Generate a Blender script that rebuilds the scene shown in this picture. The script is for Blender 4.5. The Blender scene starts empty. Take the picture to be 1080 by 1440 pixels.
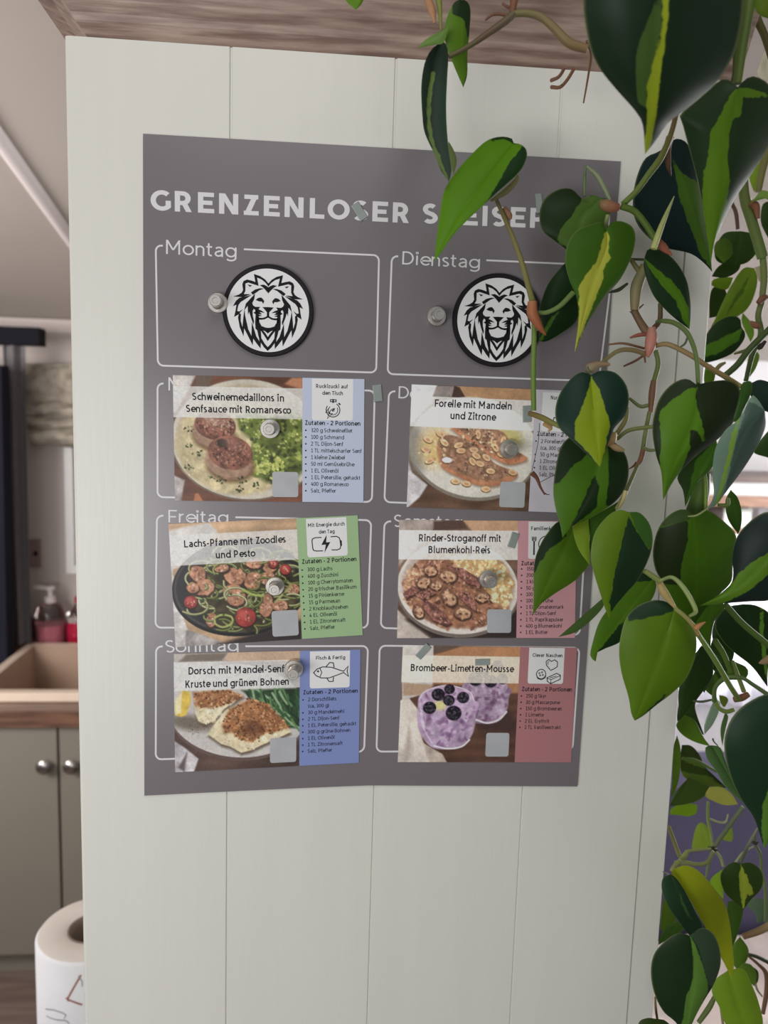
import bpy, bmesh, math, random
import numpy as np
from mathutils import Vector, Matrix, Euler

# ------------------------------------------------------------------ camera, world, lights, exposure
S = bpy.context.scene
COL = S.collection
FPX, CX, CY = 1090.0, 540.0, 720.0
CAM = Vector((0.11148, -0.50225, 0.25656))
ROT = Euler((1.44557, -0.02968, -0.08041), 'XYZ')
cd = bpy.data.cameras.new('camera'); cam = bpy.data.objects.new('camera', cd); COL.objects.link(cam)
cam.location = CAM; cam.rotation_euler = ROT
cd.sensor_fit = 'VERTICAL'; cd.sensor_height = 36.0; cd.lens = 36.0 * FPX / 1440.0
cd.clip_start = 0.02; cd.clip_end = 50
cd.dof.use_dof = True; cd.dof.focus_distance = 0.485; cd.dof.aperture_fstop = 9.0
S.camera = cam
S.view_settings.view_transform = 'Standard'; S.view_settings.look = 'None'
S.view_settings.exposure = 0.0; S.view_settings.gamma = 1.0; S.view_settings.use_curve_mapping = False
try:
    S.cycles.use_denoising = True
    S.cycles.max_bounces = 6
except Exception:
    pass
W = bpy.data.worlds.new('daylight'); S.world = W; W.use_nodes = True
bg = W.node_tree.nodes['Background']; bg.inputs[0].default_value = (0.97, 0.98, 1.0, 1); bg.inputs[1].default_value = 0.20

def area(name, loc, target, sx, sy, power, color=(1, 1, 1)):
    l = bpy.data.lights.new(name, 'AREA'); l.shape = 'RECTANGLE'; l.size = sx; l.size_y = sy; l.energy = power; l.color = color
    o = bpy.data.objects.new(name, l); COL.objects.link(o); o.location = loc
    o.rotation_euler = (Vector(target) - Vector(loc)).to_track_quat('-Z', 'Y').to_euler(); return o
area('window_daylight_left', (-0.70, -1.10, -0.02), (-0.70, 0.0, -0.02), 1.0, 0.50, 11.7, (1.0, 0.99, 0.985))
area('overhead_fill', (0.15, -0.85, 0.97), (0.15, 0, 0.35), 0.7, 0.4, 2.9, (1.0, 0.985, 0.96))  # added fill from above, lifts the upper part of panel and poster
area('window_daylight_rear', (1.45, 2.75, -0.35), (1.0, 0.6, -0.4), 1.2, 0.9, 54, (0.97, 0.98, 1.0))
area('kitchen_fill', (-1.5, 0.5, 0.25), (-0.6, 2.3, 0.25), 0.9, 0.7, 33, (1.0, 0.94, 0.90))  # added fill out of view, brightens the kitchen wall and ceiling
area('right_room_fill', (2.6, 1.3, 0.1), (0.9, 1.6, -0.2), 1.2, 1.0, 44, (1.0, 0.99, 0.98))  # added fill, no window built here; brightens the right room and rear leaves

MAT_R = ROT.to_matrix()
def at(px, py, Y=0.0):
    d = MAT_R @ Vector(((px - CX) / FPX, -(py - CY) / FPX, -1.0)); t = (Y - CAM.y) / d.y
    return CAM + d * t
def at_np(P, Y):
    P = np.asarray(P, float); M = np.array(MAT_R); Y = np.broadcast_to(np.asarray(Y, float), P.shape[:1])
    d = np.stack([(P[:, 0] - CX) / FPX, -(P[:, 1] - CY) / FPX, -np.ones(len(P))], 1) @ M.T
    c = np.array(CAM); t = (Y - c[1]) / d[:, 1]
    return c + d * t[:, None]
def lin(c):
    return tuple(((v / 255.0) / 12.92 if v / 255.0 <= 0.04045 else (((v / 255.0) + 0.055) / 1.055) ** 2.4) for v in c)
def G(c, g=1.0):
    return tuple(min(0.95, v * g) for v in lin(c))

# ------------------------------------------------------------------ object helpers
def link(name, mesh, mat=None, parent=None):
    o = bpy.data.objects.new(name, mesh); COL.objects.link(o)
    if mat is not None: mesh.materials.append(mat)
    if parent is not None: o.parent = parent
    return o
def me(verts, faces, smooth=False):
    m = bpy.data.meshes.new('mesh'); m.from_pydata([tuple(v) for v in verts], [], [tuple(f) for f in faces]); m.update()
    if smooth: m.polygons.foreach_set('use_smooth', [True] * len(m.polygons)); m.set_sharp_from_angle(angle=math.radians(50))
    return m
def tag(o, label=None, cat=None, group=None, kind=None):
    if label: o['label'] = label
    if cat: o['category'] = cat
    if group: o['group'] = group
    if kind: o['kind'] = kind
    return o
def thing(name, label, cat, loc=(0, 0, 0), group=None):
    o = bpy.data.objects.new(name, None); COL.objects.link(o); o.location = loc; o.empty_display_size = 0.02
    bpy.context.view_layer.update()
    return tag(o, label, cat, group)
def wparent(o, p):                      # o holds world coordinates: keep them under p
    o.parent = p; o.matrix_parent_inverse = Matrix.Translation(-Vector(p.location)); return o
class MB:
    def __init__(s): s.v = []; s.f = []
    def add(s, v, f):
        n = len(s.v); s.v += [tuple(x) for x in v]; s.f += [tuple(i + n for i in q) for q in f]; return s
    def build(s, name, mat, parent=None, smooth=False, bevel=0.0, seg=2):
        o = link(name, me(s.v, s.f, smooth), mat)
        if parent is not None: wparent(o, parent)
        if bevel:
            b = o.modifiers.new('bevel', 'BEVEL'); b.width = bevel; b.segments = seg; b.limit_method = 'ANGLE'
        return o
    def box(s, x0, x1, y0, y1, z0, z1):
        v = [(x0, y0, z0), (x1, y0, z0), (x1, y1, z0), (x0, y1, z0), (x0, y0, z1), (x1, y0, z1), (x1, y1, z1), (x0, y1, z1)]
        return s.add(v, [(0, 3, 2, 1), (4, 5, 6, 7), (0, 1, 5, 4), (1, 2, 6, 5), (2, 3, 7, 6), (3, 0, 4, 7)])
    def lathe(s, prof, c, axis='Z', n=40, close=True):
        v = []; f = []
        for (r, h) in prof:
            for k in range(n):
                a = 2 * math.pi * k / n
                if axis == 'Z': v.append((c[0] + r * math.cos(a), c[1] + r * math.sin(a), c[2] + h))
                else: v.append((c[0] + r * math.cos(a), c[1] - h, c[2] + r * math.sin(a)))
        m = len(prof)
        for i in range(m - 1):
            for k in range(n):
                k2 = (k + 1) % n; f.append((i * n + k, i * n + k2, (i + 1) * n + k2, (i + 1) * n + k))
        if close:
            f.append(tuple(range(n - 1, -1, -1))); f.append(tuple((m - 1) * n + k for k in range(n)))
        return s.add(v, f)
def cr(pts, n=8):                       # Catmull-Rom through the points
    P = [np.array(p, float) for p in pts]
    if len(P) < 3: return np.array([P[0] + (P[-1] - P[0]) * t for t in np.linspace(0, 1, n + 1)])
    Q = [2 * P[0] - P[1]] + P + [2 * P[-1] - P[-2]]; out = []
    for i in range(1, len(Q) - 2):
        a, b, c, d = Q[i - 1:i + 3]
        for k in range(n):
            t = k / n
            out.append(0.5 * (2 * b + (c - a) * t + (2 * a - 5 * b + 4 * c - d) * t * t + (3 * b - a - 3 * c + d) * t ** 3))
    out.append(P[-1]); return np.array(out)
def resample(P, n):
    L = np.concatenate([[0], np.cumsum(np.linalg.norm(np.diff(P, axis=0), axis=1))]); t = np.linspace(0, L[-1], n)
    return np.stack([np.interp(t, L, P[:, k]) for k in range(P.shape[1])], 1)
def tube(mb, P, R, n=10):
    P = [Vector(p) for p in P]; v = []; f = []
    up = Vector((0.3, -1, 0.2)).normalized()
    for i, p in enumerate(P):
        t = (P[min(i + 1, len(P) - 1)] - P[max(i - 1, 0)]).normalized()
        a = t.cross(up)
        if a.length < 1e-4: a = t.cross(Vector((1, 0, 0)))
        a.normalize(); b = t.cross(a).normalized(); r = R[i] if hasattr(R, '__len__') else R
        for k in range(n):
            th = 2 * math.pi * k / n; v.append(p + a * (r * math.cos(th)) + b * (r * math.sin(th)))
    for i in range(len(P) - 1):
        for k in range(n):
            k2 = (k + 1) % n; f.append((i * n + k, (i + 1) * n + k, (i + 1) * n + k2, i * n + k2))
    f.append(tuple(range(n))); f.append(tuple((len(P) - 1) * n + k for k in range(n - 1, -1, -1)))
    return mb.add(v, f)

# ------------------------------------------------------------------ materials
def mat(name, col, rough=0.5, metal=0.0, spec=0.5, noise=0.0, nscale=30.0, bump=0.0, bscale=200.0, stretch=None, col2=None, coat=0.0):
    m = bpy.data.materials.new(name); m.use_nodes = True; N = m.node_tree.nodes; L = m.node_tree.links
    b = N['Principled BSDF']; b.inputs['Roughness'].default_value = rough; b.inputs['Metallic'].default_value = metal
    b.inputs['Specular IOR Level'].default_value = spec; b.inputs['Coat Weight'].default_value = coat
    tc = N.new('ShaderNodeTexCoord'); mp = N.new('ShaderNodeMapping'); L.new(tc.outputs['Object'], mp.inputs[0])
    if stretch: mp.inputs['Scale'].default_value = stretch
    nz = N.new('ShaderNodeTexNoise'); nz.inputs['Scale'].default_value = nscale; nz.inputs['Detail'].default_value = 5; L.new(mp.outputs[0], nz.inputs[0])
    rp = N.new('ShaderNodeValToRGB'); c2 = col2 or tuple(max(0, c * (1 - noise)) for c in col)
    rp.color_ramp.elements[0].color = (*c2, 1); rp.color_ramp.elements[1].color = (*col, 1)
    rp.color_ramp.elements[0].position = 0.36; rp.color_ramp.elements[1].position = 0.64
    L.new(nz.outputs[0], rp.inputs[0]); L.new(rp.outputs[0], b.inputs['Base Color'])
    if bump:
        n2 = N.new('ShaderNodeTexNoise'); n2.inputs['Scale'].default_value = bscale; n2.inputs['Detail'].default_value = 4; L.new(mp.outputs[0], n2.inputs[0])
        bp = N.new('ShaderNodeBump'); bp.inputs['Strength'].default_value = bump; bp.inputs['Distance'].default_value = 0.002
        L.new(n2.outputs[0], bp.inputs['Height']); L.new(bp.outputs[0], b.inputs['Normal'])
    return m
def vcol_mat(name, attr='col', rough=0.35, spec=0.4):
    m = bpy.data.materials.new(name); m.use_nodes = True; N = m.node_tree.nodes; L = m.node_tree.links
    a = N.new('ShaderNodeAttribute'); a.attribute_name = attr; b = N['Principled BSDF']
    b.inputs['Roughness'].default_value = rough; b.inputs['Specular IOR Level'].default_value = spec
    L.new(a.outputs['Color'], b.inputs['Base Color']); return m
def pm(name, c, g=1.25, **k): return mat(name, G(c, g), **k)
M = {}
M['cream'] = mat('cream_paint', (0.74, 0.735, 0.672), 0.42, noise=0.02, nscale=9, bump=0.06, bscale=60, stretch=(6, 6, 0.5))
M['carcass'] = mat('cream_board', (0.70, 0.69, 0.63), 0.5, noise=0.03)
M['cornice'] = mat('ash_wood', (0.47, 0.35, 0.29), 0.42, nscale=22, stretch=(0.9, 9, 9), col2=(0.24, 0.155, 0.125), bump=0.35, bscale=24)
M['poster'] = mat('poster_satin', (0.188, 0.166, 0.178), 0.29, noise=0.03, nscale=8, spec=0.75)
M['ink_white'] = mat('white_ink', (0.74, 0.73, 0.74), 0.4, noise=0.01)
M['black'] = mat('black_ink', (0.012, 0.011, 0.014), 0.6, spec=0.15, noise=0.1)
M['inkdark'] = mat('text_ink', (0.022, 0.022, 0.03), 0.6, spec=0.15, noise=0.1)
M['white'] = mat('white_print', (0.82, 0.82, 0.82), 0.4, noise=0.02)
M['paper'] = mat('card_stock', (0.72, 0.71, 0.70), 0.45, noise=0.02)
M['labelwhite'] = mat('label_white', (0.47, 0.48, 0.50), 0.45, noise=0.10, nscale=60)
M['nickel'] = mat('nickel', (0.70, 0.67, 0.63), 0.34, metal=1.0, noise=0.03)
M['tape'] = mat('grey_green_tape', (0.30, 0.34, 0.32), 0.3, noise=0.08, nscale=120)
M['magnetrubber'] = mat('black_rubber', (0.014, 0.012, 0.015), 0.55, spec=0.2, noise=0.1)
# setting
M['ceil'] = mat('ceiling_paint', (0.43, 0.385, 0.35), 0.7, noise=0.03, nscale=3, bump=0.05)
M['wallk'] = mat('kitchen_wall', (0.62, 0.55, 0.52), 0.7, noise=0.03, nscale=3)
M['wallr'] = mat('pale_wall', (0.66, 0.65, 0.67), 0.7, noise=0.03, nscale=3)
M['floor'] = mat('brown_floor', (0.20, 0.15, 0.125), 0.45, nscale=6, stretch=(1, 8, 1), col2=(0.14, 0.10, 0.085))
M['trimw'] = mat('white_trim', (0.72, 0.66, 0.66), 0.5, noise=0.02)
M['kcab'] = mat('sage_cabinet', (0.22, 0.20, 0.165), 0.5, noise=0.03, nscale=4)
M['worktop'] = mat('oiled_walnut', (0.20, 0.105, 0.07), 0.28, nscale=10, stretch=(1, 8, 8), col2=(0.10, 0.055, 0.04))
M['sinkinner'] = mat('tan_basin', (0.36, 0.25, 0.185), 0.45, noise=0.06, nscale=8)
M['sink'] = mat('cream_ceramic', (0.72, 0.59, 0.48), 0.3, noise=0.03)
M['chrome'] = mat('brushed_steel', (0.42, 0.39, 0.37), 0.25, metal=1.0, noise=0.05)
M['rail'] = mat('black_rail', (0.010, 0.010, 0.014), 0.8, spec=0.1, noise=0.1)
M['curtg'] = mat('grey_curtain', (0.17, 0.158, 0.165), 0.9, noise=0.1, nscale=60)
M['blacktex'] = mat('black_frame', (0.014, 0.014, 0.024), 0.85, spec=0.1, noise=0.1)
M['blind'] = mat('patterned_blind', (0.46, 0.41, 0.34), 0.9, nscale=28, col2=(0.25, 0.22, 0.18), bump=0.2, bscale=90)
M['pane'] = mat('frosted_pane', (0.42, 0.39, 0.40), 0.15, noise=0.05, nscale=4)
M['kitchenpaper'] = mat('kitchen_paper', (0.80, 0.80, 0.83), 0.9, noise=0.03, bump=0.2, bscale=400)
M['paperend'] = mat('kitchen_paper_edge', (0.66, 0.61, 0.56), 0.95, noise=0.05, bump=0.2, bscale=900)
M['cardboard'] = mat('cardboard_core', (0.26, 0.20, 0.16), 0.9, noise=0.1)
M['rust'] = mat('rust_print', (0.42, 0.16, 0.11), 0.8, noise=0.2)
M['greyprint'] = mat('grey_print', (0.36, 0.34, 0.38), 0.8, noise=0.2)
M['pinksoap'] = mat('pink_soap', (0.66, 0.22, 0.27), 0.15, noise=0.05)
M['redsoap'] = mat('red_soap', (0.34, 0.012, 0.04), 0.15, noise=0.05)
M['purple'] = mat('purple_fabric', (0.125, 0.112, 0.215), 0.9, noise=0.25, nscale=5, bump=0.3)
M['throw'] = mat('pale_pink_fleece', (0.85, 0.74, 0.71), 0.95, noise=0.2, nscale=12, bump=0.8, bscale=40)
M['shelfwood'] = mat('orange_wood', (0.42, 0.22, 0.13), 0.4, nscale=12, stretch=(1, 8, 8), col2=(0.28, 0.13, 0.08))
M['shelfdark'] = mat('dark_wood', (0.13, 0.075, 0.06), 0.4, noise=0.2)
M['sage'] = mat('sage_glaze', (0.45, 0.47, 0.40), 0.3, noise=0.1)
def glass_mat(name, tint=(1, 1, 1), rough=0.0):
    m = bpy.data.materials.new(name); m.use_nodes = True; b = m.node_tree.nodes['Principled BSDF']
    b.inputs['Base Color'].default_value = (*tint, 1); b.inputs['Transmission Weight'].default_value = 1.0
    b.inputs['Roughness'].default_value = rough; b.inputs['IOR'].default_value = 1.3; return m
M['clear'] = glass_mat('clear_plastic', (0.92, 0.88, 0.9), 0.08)
def sheer_mat():
    m = bpy.data.materials.new('sheer_white'); m.use_nodes = True; N = m.node_tree.nodes; L = m.node_tree.links
    b = N['Principled BSDF']; b.inputs['Base Color'].default_value = (0.85, 0.84, 0.88, 1); b.inputs['Roughness'].default_value = 0.9
    t = N.new('ShaderNodeBsdfTranslucent'); t.inputs[0].default_value = (0.88, 0.88, 0.93, 1); x = N.new('ShaderNodeMixShader'); x.inputs[0].default_value = 0.55
    L.new(b.outputs[0], x.inputs[1]); L.new(t.outputs[0], x.inputs[2]); L.new(x.outputs[0], N['Material Output'].inputs[0]); return m
M['sheer'] = sheer_mat()
def leaf_mat():
    m = bpy.data.materials.new('philodendron_leaf'); m.use_nodes = True; N = m.node_tree.nodes; L = m.node_tree.links
    def attr(n): a = N.new('ShaderNodeAttribute'); a.attribute_name = n; return a
    tc = N.new('ShaderNodeTexCoord'); nz = N.new('ShaderNodeTexNoise'); nz.inputs['Scale'].default_value = 260; nz.inputs['Detail'].default_value = 3
    L.new(tc.outputs['Object'], nz.inputs[0])
    cur = attr('ca').outputs['Color']
    for k in ('1', '2'):
        ad = N.new('ShaderNodeMath'); ad.operation = 'MULTIPLY_ADD'; ad.inputs[1].default_value = 0.9
        sb = N.new('ShaderNodeMath'); sb.operation = 'SUBTRACT'; sb.inputs[1].default_value = 0.5; L.new(nz.outputs[0], sb.inputs[0])
        L.new(sb.outputs[0], ad.inputs[0]); L.new(attr('pat' + k).outputs['Fac'], ad.inputs[2])
        mr = N.new('ShaderNodeMapRange'); mr.interpolation_type = 'SMOOTHSTEP'; mr.inputs[1].default_value = -0.14; mr.inputs[2].default_value = 0.14; L.new(ad.outputs[0], mr.inputs[0])
        mx = N.new('ShaderNodeMix'); mx.data_type = 'RGBA'; L.new(mr.outputs[0], mx.inputs[0]); L.new(cur, mx.inputs[6]); L.new(attr('c' + 'xbc'[int(k)]).outputs['Color'], mx.inputs[7]); cur = mx.outputs[2]
    n2 = N.new('ShaderNodeTexNoise'); n2.inputs['Scale'].default_value = 45; L.new(tc.outputs['Object'], n2.inputs[0])
    hv = N.new('ShaderNodeMapRange'); hv.inputs[3].default_value = 0.86; hv.inputs[4].default_value = 1.14; L.new(n2.outputs[0], hv.inputs[0])
    hs = N.new('ShaderNodeHueSaturation'); L.new(hv.outputs[0], hs.inputs['Value']); L.new(cur, hs.inputs['Color'])
    rim = N.new('ShaderNodeMapRange'); rim.inputs[1].default_value = 0.955; rim.inputs[2].default_value = 1.0; rim.inputs[4].default_value = 0.5; L.new(attr('rim').outputs['Fac'], rim.inputs[0])
    m3 = N.new('ShaderNodeMix'); m3.data_type = 'RGBA'; m3.inputs[7].default_value = (0.22, 0.26, 0.10, 1); L.new(rim.outputs[0], m3.inputs[0]); L.new(hs.outputs[0], m3.inputs[6])
    b = N['Principled BSDF']; b.inputs['Roughness'].default_value = 0.48; b.inputs['Specular IOR Level'].default_value = 0.24; L.new(m3.outputs[2], b.inputs['Base Color'])
    t = N.new('ShaderNodeBsdfTranslucent'); L.new(m3.outputs[2], t.inputs[0]); x = N.new('ShaderNodeMixShader'); x.inputs[0].default_value = 0.3
    L.new(b.outputs[0], x.inputs[1]); L.new(t.outputs[0], x.inputs[2]); L.new(x.outputs[0], N['Material Output'].inputs[0]); return m
M['leaf'] = leaf_mat()
M['vine'] = vcol_mat('vine_skin', 'col', 0.5, 0.3)
M['print'] = vcol_mat('photo_print', 'col', 0.36, 0.35)

# ------------------------------------------------------------------ the setting
FLOOR = -1.38
def struct(name, mb, m, **k): return tag(mb.build(name, m, None, **k), kind='structure')
struct('floor', MB().box(-3.2, 3.2, -2.6, 3.1, FLOOR - 0.05, FLOOR), M['floor'])
# sloped ceiling, rising from the rear wall towards the viewer
def zc(y): return 0.545 + (2.3 - y) * 0.17
mb = MB(); v = []
for (x, y) in ((-3.2, 3.1), (3.2, 3.1), (3.2, -0.6), (-3.2, -0.6)): v.append((x, y, zc(y) if y < 3 else zc(y)))
v += [(a, b, c + 0.05) for a, b, c in v]
mb.add(v, [(0, 1, 2, 3), (7, 6, 5, 4), (0, 4, 5, 1), (1, 5, 6, 2), (2, 6, 7, 3), (3, 7, 4, 0)])
struct('ceiling', mb, M['ceil'])
# rear kitchen wall with an opening for the window
WX0, WX1, WZ0, WZ1 = -0.775, -0.25, -0.335, 0.32
mb = MB()
mb.box(-3.2, WX0, 2.3, 2.4, FLOOR, 0.56); mb.box(WX1, 0.35, 2.3, 2.4, FLOOR, 0.56)
mb.box(WX0, WX1, 2.3, 2.4, FLOOR, WZ0); mb.box(WX0, WX1, 2.3, 2.4, WZ1, 0.56)
struct('wall_rear', mb, M['wallk'])
struct('trim_1', MB().box(-3.2, 0.35, 2.285, 2.3, 0.50, 0.545), M['wallk'])
# ceiling batten
d0 = at(-60, 110, 1.0) - CAM; d1 = at(140, 392, 1.0) - CAM
def hit(d):
    # z = 0.545 + (2.3-y)*.17
    t = (0.545 + 0.17 * (2.3 - CAM.y) - CAM.z) / (d.z + 0.17 * d.y); return CAM + d * t
a, b = hit(d0), hit(d1); mb = MB(); tube(mb, [a, b], 0.017, 12); struct('trim_2', mb, M['trimw'], smooth=True)
# window 1
wf = MB(); 
for (x0, x1, z0, z1) in ((WX0, WX0 + 0.028, WZ0, WZ1), (WX1 - 0.028, WX1, WZ0, WZ1), (WX0 + 0.028, WX1 - 0.028, WZ0, WZ0 + 0.03), (WX0 + 0.028, WX1 - 0.028, WZ1 - 0.03, WZ1)):
    wf.box(x0, x1, 2.27, 2.36, z0, z1)
w = struct('window_1', wf, M['white'])
MB().box(WX0 + 0.028, WX1 - 0.028, 2.31, 2.318, WZ0 + 0.03, WZ1 - 0.03).build('pane', M['pane'], w)
# the pale room at the right
RX0, RX1, RZ0, RZ1 = 0.75, 2.3, -0.85, -0.1
mb = MB(); mb.box(0.35, RX0, 2.5, 2.6, FLOOR, 0.6); mb.box(RX1, 3.2, 2.5, 2.6, FLOOR, 0.6)
mb.box(RX0, RX1, 2.5, 2.6, FLOOR, RZ0); mb.box(RX0, RX1, 2.5, 2.6, RZ1, 0.6)
struct('wall_back', mb, M['wallr'])
struct('wall_divider', MB().box(0.33, 0.37, 1.3, 2.6, FLOOR, 0.6), M['wallr'])
wf = MB()
for (x0, x1, z0, z1) in ((RX0, RX0 + 0.05, RZ0, RZ1), (RX1 - 0.05, RX1, RZ0, RZ1), (1.5, 1.55, RZ0 + .05, RZ1 - .05), (RX0 + 0.05, RX1 - 0.05, RZ0, RZ0 + 0.05), (RX0 + 0.05, RX1 - 0.05, RZ1 - 0.05, RZ1)):
    wf.box(x0, x1, 2.49, 2.57, z0, z1)
w = struct('window_2', wf, M['white'])
MB().box(RX0 + 0.05, RX1 - 0.05, 2.53, 2.535, RZ0 + 0.05, RZ1 - 0.05).build('pane', M['clear'], w)

def folds(x0, x1, z0, z1, y, amp, n, skew=0.0, thick=0.004, nx=90, nz=12):
    mb = MB(); v = []; f = []
    for side in (0, 1):
        for j in range(nz + 1):
            t = j / nz
            for i in range(nx + 1):
                s = i / nx; xx = x0 + (x1 - x0) * s + skew * t * (0.4 + 0.6 * s)
                v.append((xx, y + side * thick + amp * math.sin(2 * math.pi * n * s + 0.7 * math.sin(3 * t)), z1 + (z0 - z1) * t))
    W1 = nx + 1; K = W1 * (nz + 1)
    for j in range(nz):
        for i in range(nx):
            q = j * W1 + i; f.append((q, q + W1, q + W1 + 1, q + 1)); f.append((K + q, K + q + 1, K + q + W1 + 1, K + q + W1))
    for i in range(nx):
        f.append((i, i + 1, K + i + 1, K + i)); q = nz * W1 + i; f.append((q, K + q, K + q + 1, q + 1))
    for j in range(nz):
        q = j * W1; f.append((q, K + q, K + q + W1, q + W1)); q += nx; f.append((q, q + W1, K + q + W1, K + q))
    return mb.add(v, f)
sh = thing('sheer_curtain', 'white sheer curtain across the bright window behind the hanging leaves', 'curtain', (1.5, 2.4, -0.06))
folds(0.6, 2.4, -0.88, -0.07, 2.42, 0.018, 17).build('drape', M['sheer'], sh, smooth=True)
mb = MB(); tube(mb, [(0.55, 2.42, -0.06), (2.45, 2.42, -0.06)], 0.008); mb.build('rod', M['white'], sh)

# wall shelf at the right
sf = thing('wall_shelf', 'wooden wall shelf with white front rail in the room beyond the vines', 'shelf', (1.5, 2.3, 0.0))
q = at(1010, 668, 2.2).z, at(1010, 678, 2.2).z, at(1010, 697, 2.2).z, at(1010, 712, 2.2).z, at(1010, 745, 2.2).z
MB().box(0.85, 2.4, 2.2, 2.5, q[1], q[0]).build('top_board', M['shelfdark'], sf, bevel=0.002)
MB().box(0.87, 2.4, 2.22, 2.5, q[2], q[1]).build('rail', M['white'], sf)
MB().box(0.85, 2.4, 2.2, 2.5, q[3], q[2]).build('middle_board', M['shelfwood'], sf, bevel=0.002)
MB().box(0.85, 0.87, 2.2, 2.5, q[4] - 0.015, q[3]).build('side_board', M['shelfwood'], sf)
MB().box(0.85, 2.4, 2.2, 2.5, q[4] - 0.015, q[4]).build('bottom_board', M['shelfwood'], sf, bevel=0.002)
xs = at(1040, 720, 2.22).x
bx = thing('storage_tin', 'small pale tin with grey sides inside the wooden wall shelf', 'tin', (xs, 2.3, q[4]))
MB().box(xs - 0.05, xs + 0.06, 2.24, 2.36, q[4], q[3] - 0.012).build('body', M['white'], bx, bevel=0.004)
MB().box(xs - 0.052, xs + 0.062, 2.238, 2.362, q[3] - 0.024, q[3] - 0.01).build('lid', M['sage'], bx, bevel=0.003)
xb = at(1000, 640, 2.3).x
bw = thing('glazed_bowl', 'sage green glazed bowl on top of the wooden wall shelf', 'bowl', (xb, 2.33, q[0]))
MB().lathe([(0.06, 0), (0.07, 0.004), (0.13, 0.05), (0.15, 0.1), (0.142, 0.1), (0.12, 0.05), (0.06, 0.012)], (xb, 2.33, q[0])).build('body', M['sage'], bw, smooth=True)

# sofa
so = thing('sofa', 'purple sofa with padded back standing below the sheer curtain', 'sofa', (1.2, 0.95, FLOOR))
SX0, SX1 = 0.52, 2.1
def cushion(x0, x1, y0, y1, z0, z1, bulge=0.02):
    mb = MB(); v = []; f = []; n = 10
    bm = bmesh.new(); bmesh.ops.create_cube(bm, size=1.0); bmesh.ops.subdivide_edges(bm, edges=bm.edges[:], cuts=7, use_grid_fill=True)
    for p in bm.verts:
        c = p.co * 2; r = [1 + bulge / max(.05, (b - a)) * 2 * (1 - c[(i + 1) % 3] ** 2) * (1 - c[(i + 2) % 3] ** 2) for i, (a, b) in enumerate(((x0, x1), (y0, y1), (z0, z1)))]
        p.co = Vector(((x0 + x1) / 2 + c.x * r[0] * (x1 - x0) / 2, (y0 + y1) / 2 + c.y * r[1] * (y1 - y0) / 2, (z0 + z1) / 2 + c.z * r[2] * (z1 - z0) / 2))
    bm.verts.index_update(); vs = [p.co[:] for p in bm.verts]; fs = [[q.index for q in g.verts] for g in bm.faces]; bm.free()
    return MB().add(vs, fs)
MB().box(SX0, SX1, 0.55, 1.25, FLOOR + 0.1, -1.06).build('frame', M['purple'], so, bevel=0.02)
cushion(SX0 + 0.02, 1.3, 0.5, 1.04, -1.055, -0.93).build('seat_cushion', M['purple'], so, smooth=True)
cushion(1.31, SX1 - 0.02, 0.5, 1.04, -1.055, -0.93).build('seat_cushion', M['purple'], so, smooth=True)
cushion(SX0, SX1, 1.05, 1.24, -1.055, -0.54, 0.03).build('backrest', M['purple'], so, smooth=True)
for x in (SX0 + 0.06, SX1 - 0.06):
    for y in (0.6, 1.2): MB().lathe([(0.022, 0), (0.028, 0.1)], (x, y, FLOOR), n=16).build('leg', M['shelfdark'], so)
# throw
rnd = random.Random(5); mb = MB(); v = []; f = []; nx, ny = 60, 40
for side in (0, 1):
    for j in range(ny + 1):
        for i in range(nx + 1):
            x = 0.56 + 1.3 * i / nx; y = 0.46 + 0.54 * j / ny
            z = -0.868 + 0.012 * math.sin(9 * x + 4 * y) + 0.010 * math.sin(17 * y - 6 * x + 1) + 0.008 * math.sin(31 * x + 22 * y) + side * 0.018
            if j < 5: z -= 0.035 * (5 - j); y = 0.455 + 0.004 * j - side * 0.02
            v.append((x, y, z))
W1 = nx + 1; K = W1 * (ny + 1)
for j in range(ny):
    for i in range(nx):
        q = j * W1 + i; f.append((q, q + W1, q + W1 + 1, q + 1)); f.append((K + q, K + q + 1, K + q + W1 + 1, K + q + W1))
for i in range(nx): f.append((i, i + 1, K + i + 1, K + i)); q = ny * W1 + i; f.append((q, K + q, K + q + 1, q + 1))
for j in range(ny):
    q = j * W1; f.append((q, K + q, K + q + W1, q + W1)); q += nx; f.append((q, q + W1, K + q + W1, K + q))
mb.add(v, f); o = mb.build('throw_blanket', M['throw'], smooth=True)
tag(o, 'pale pink crumpled fleece throw spread on the purple sofa seat', 'blanket')

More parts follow.
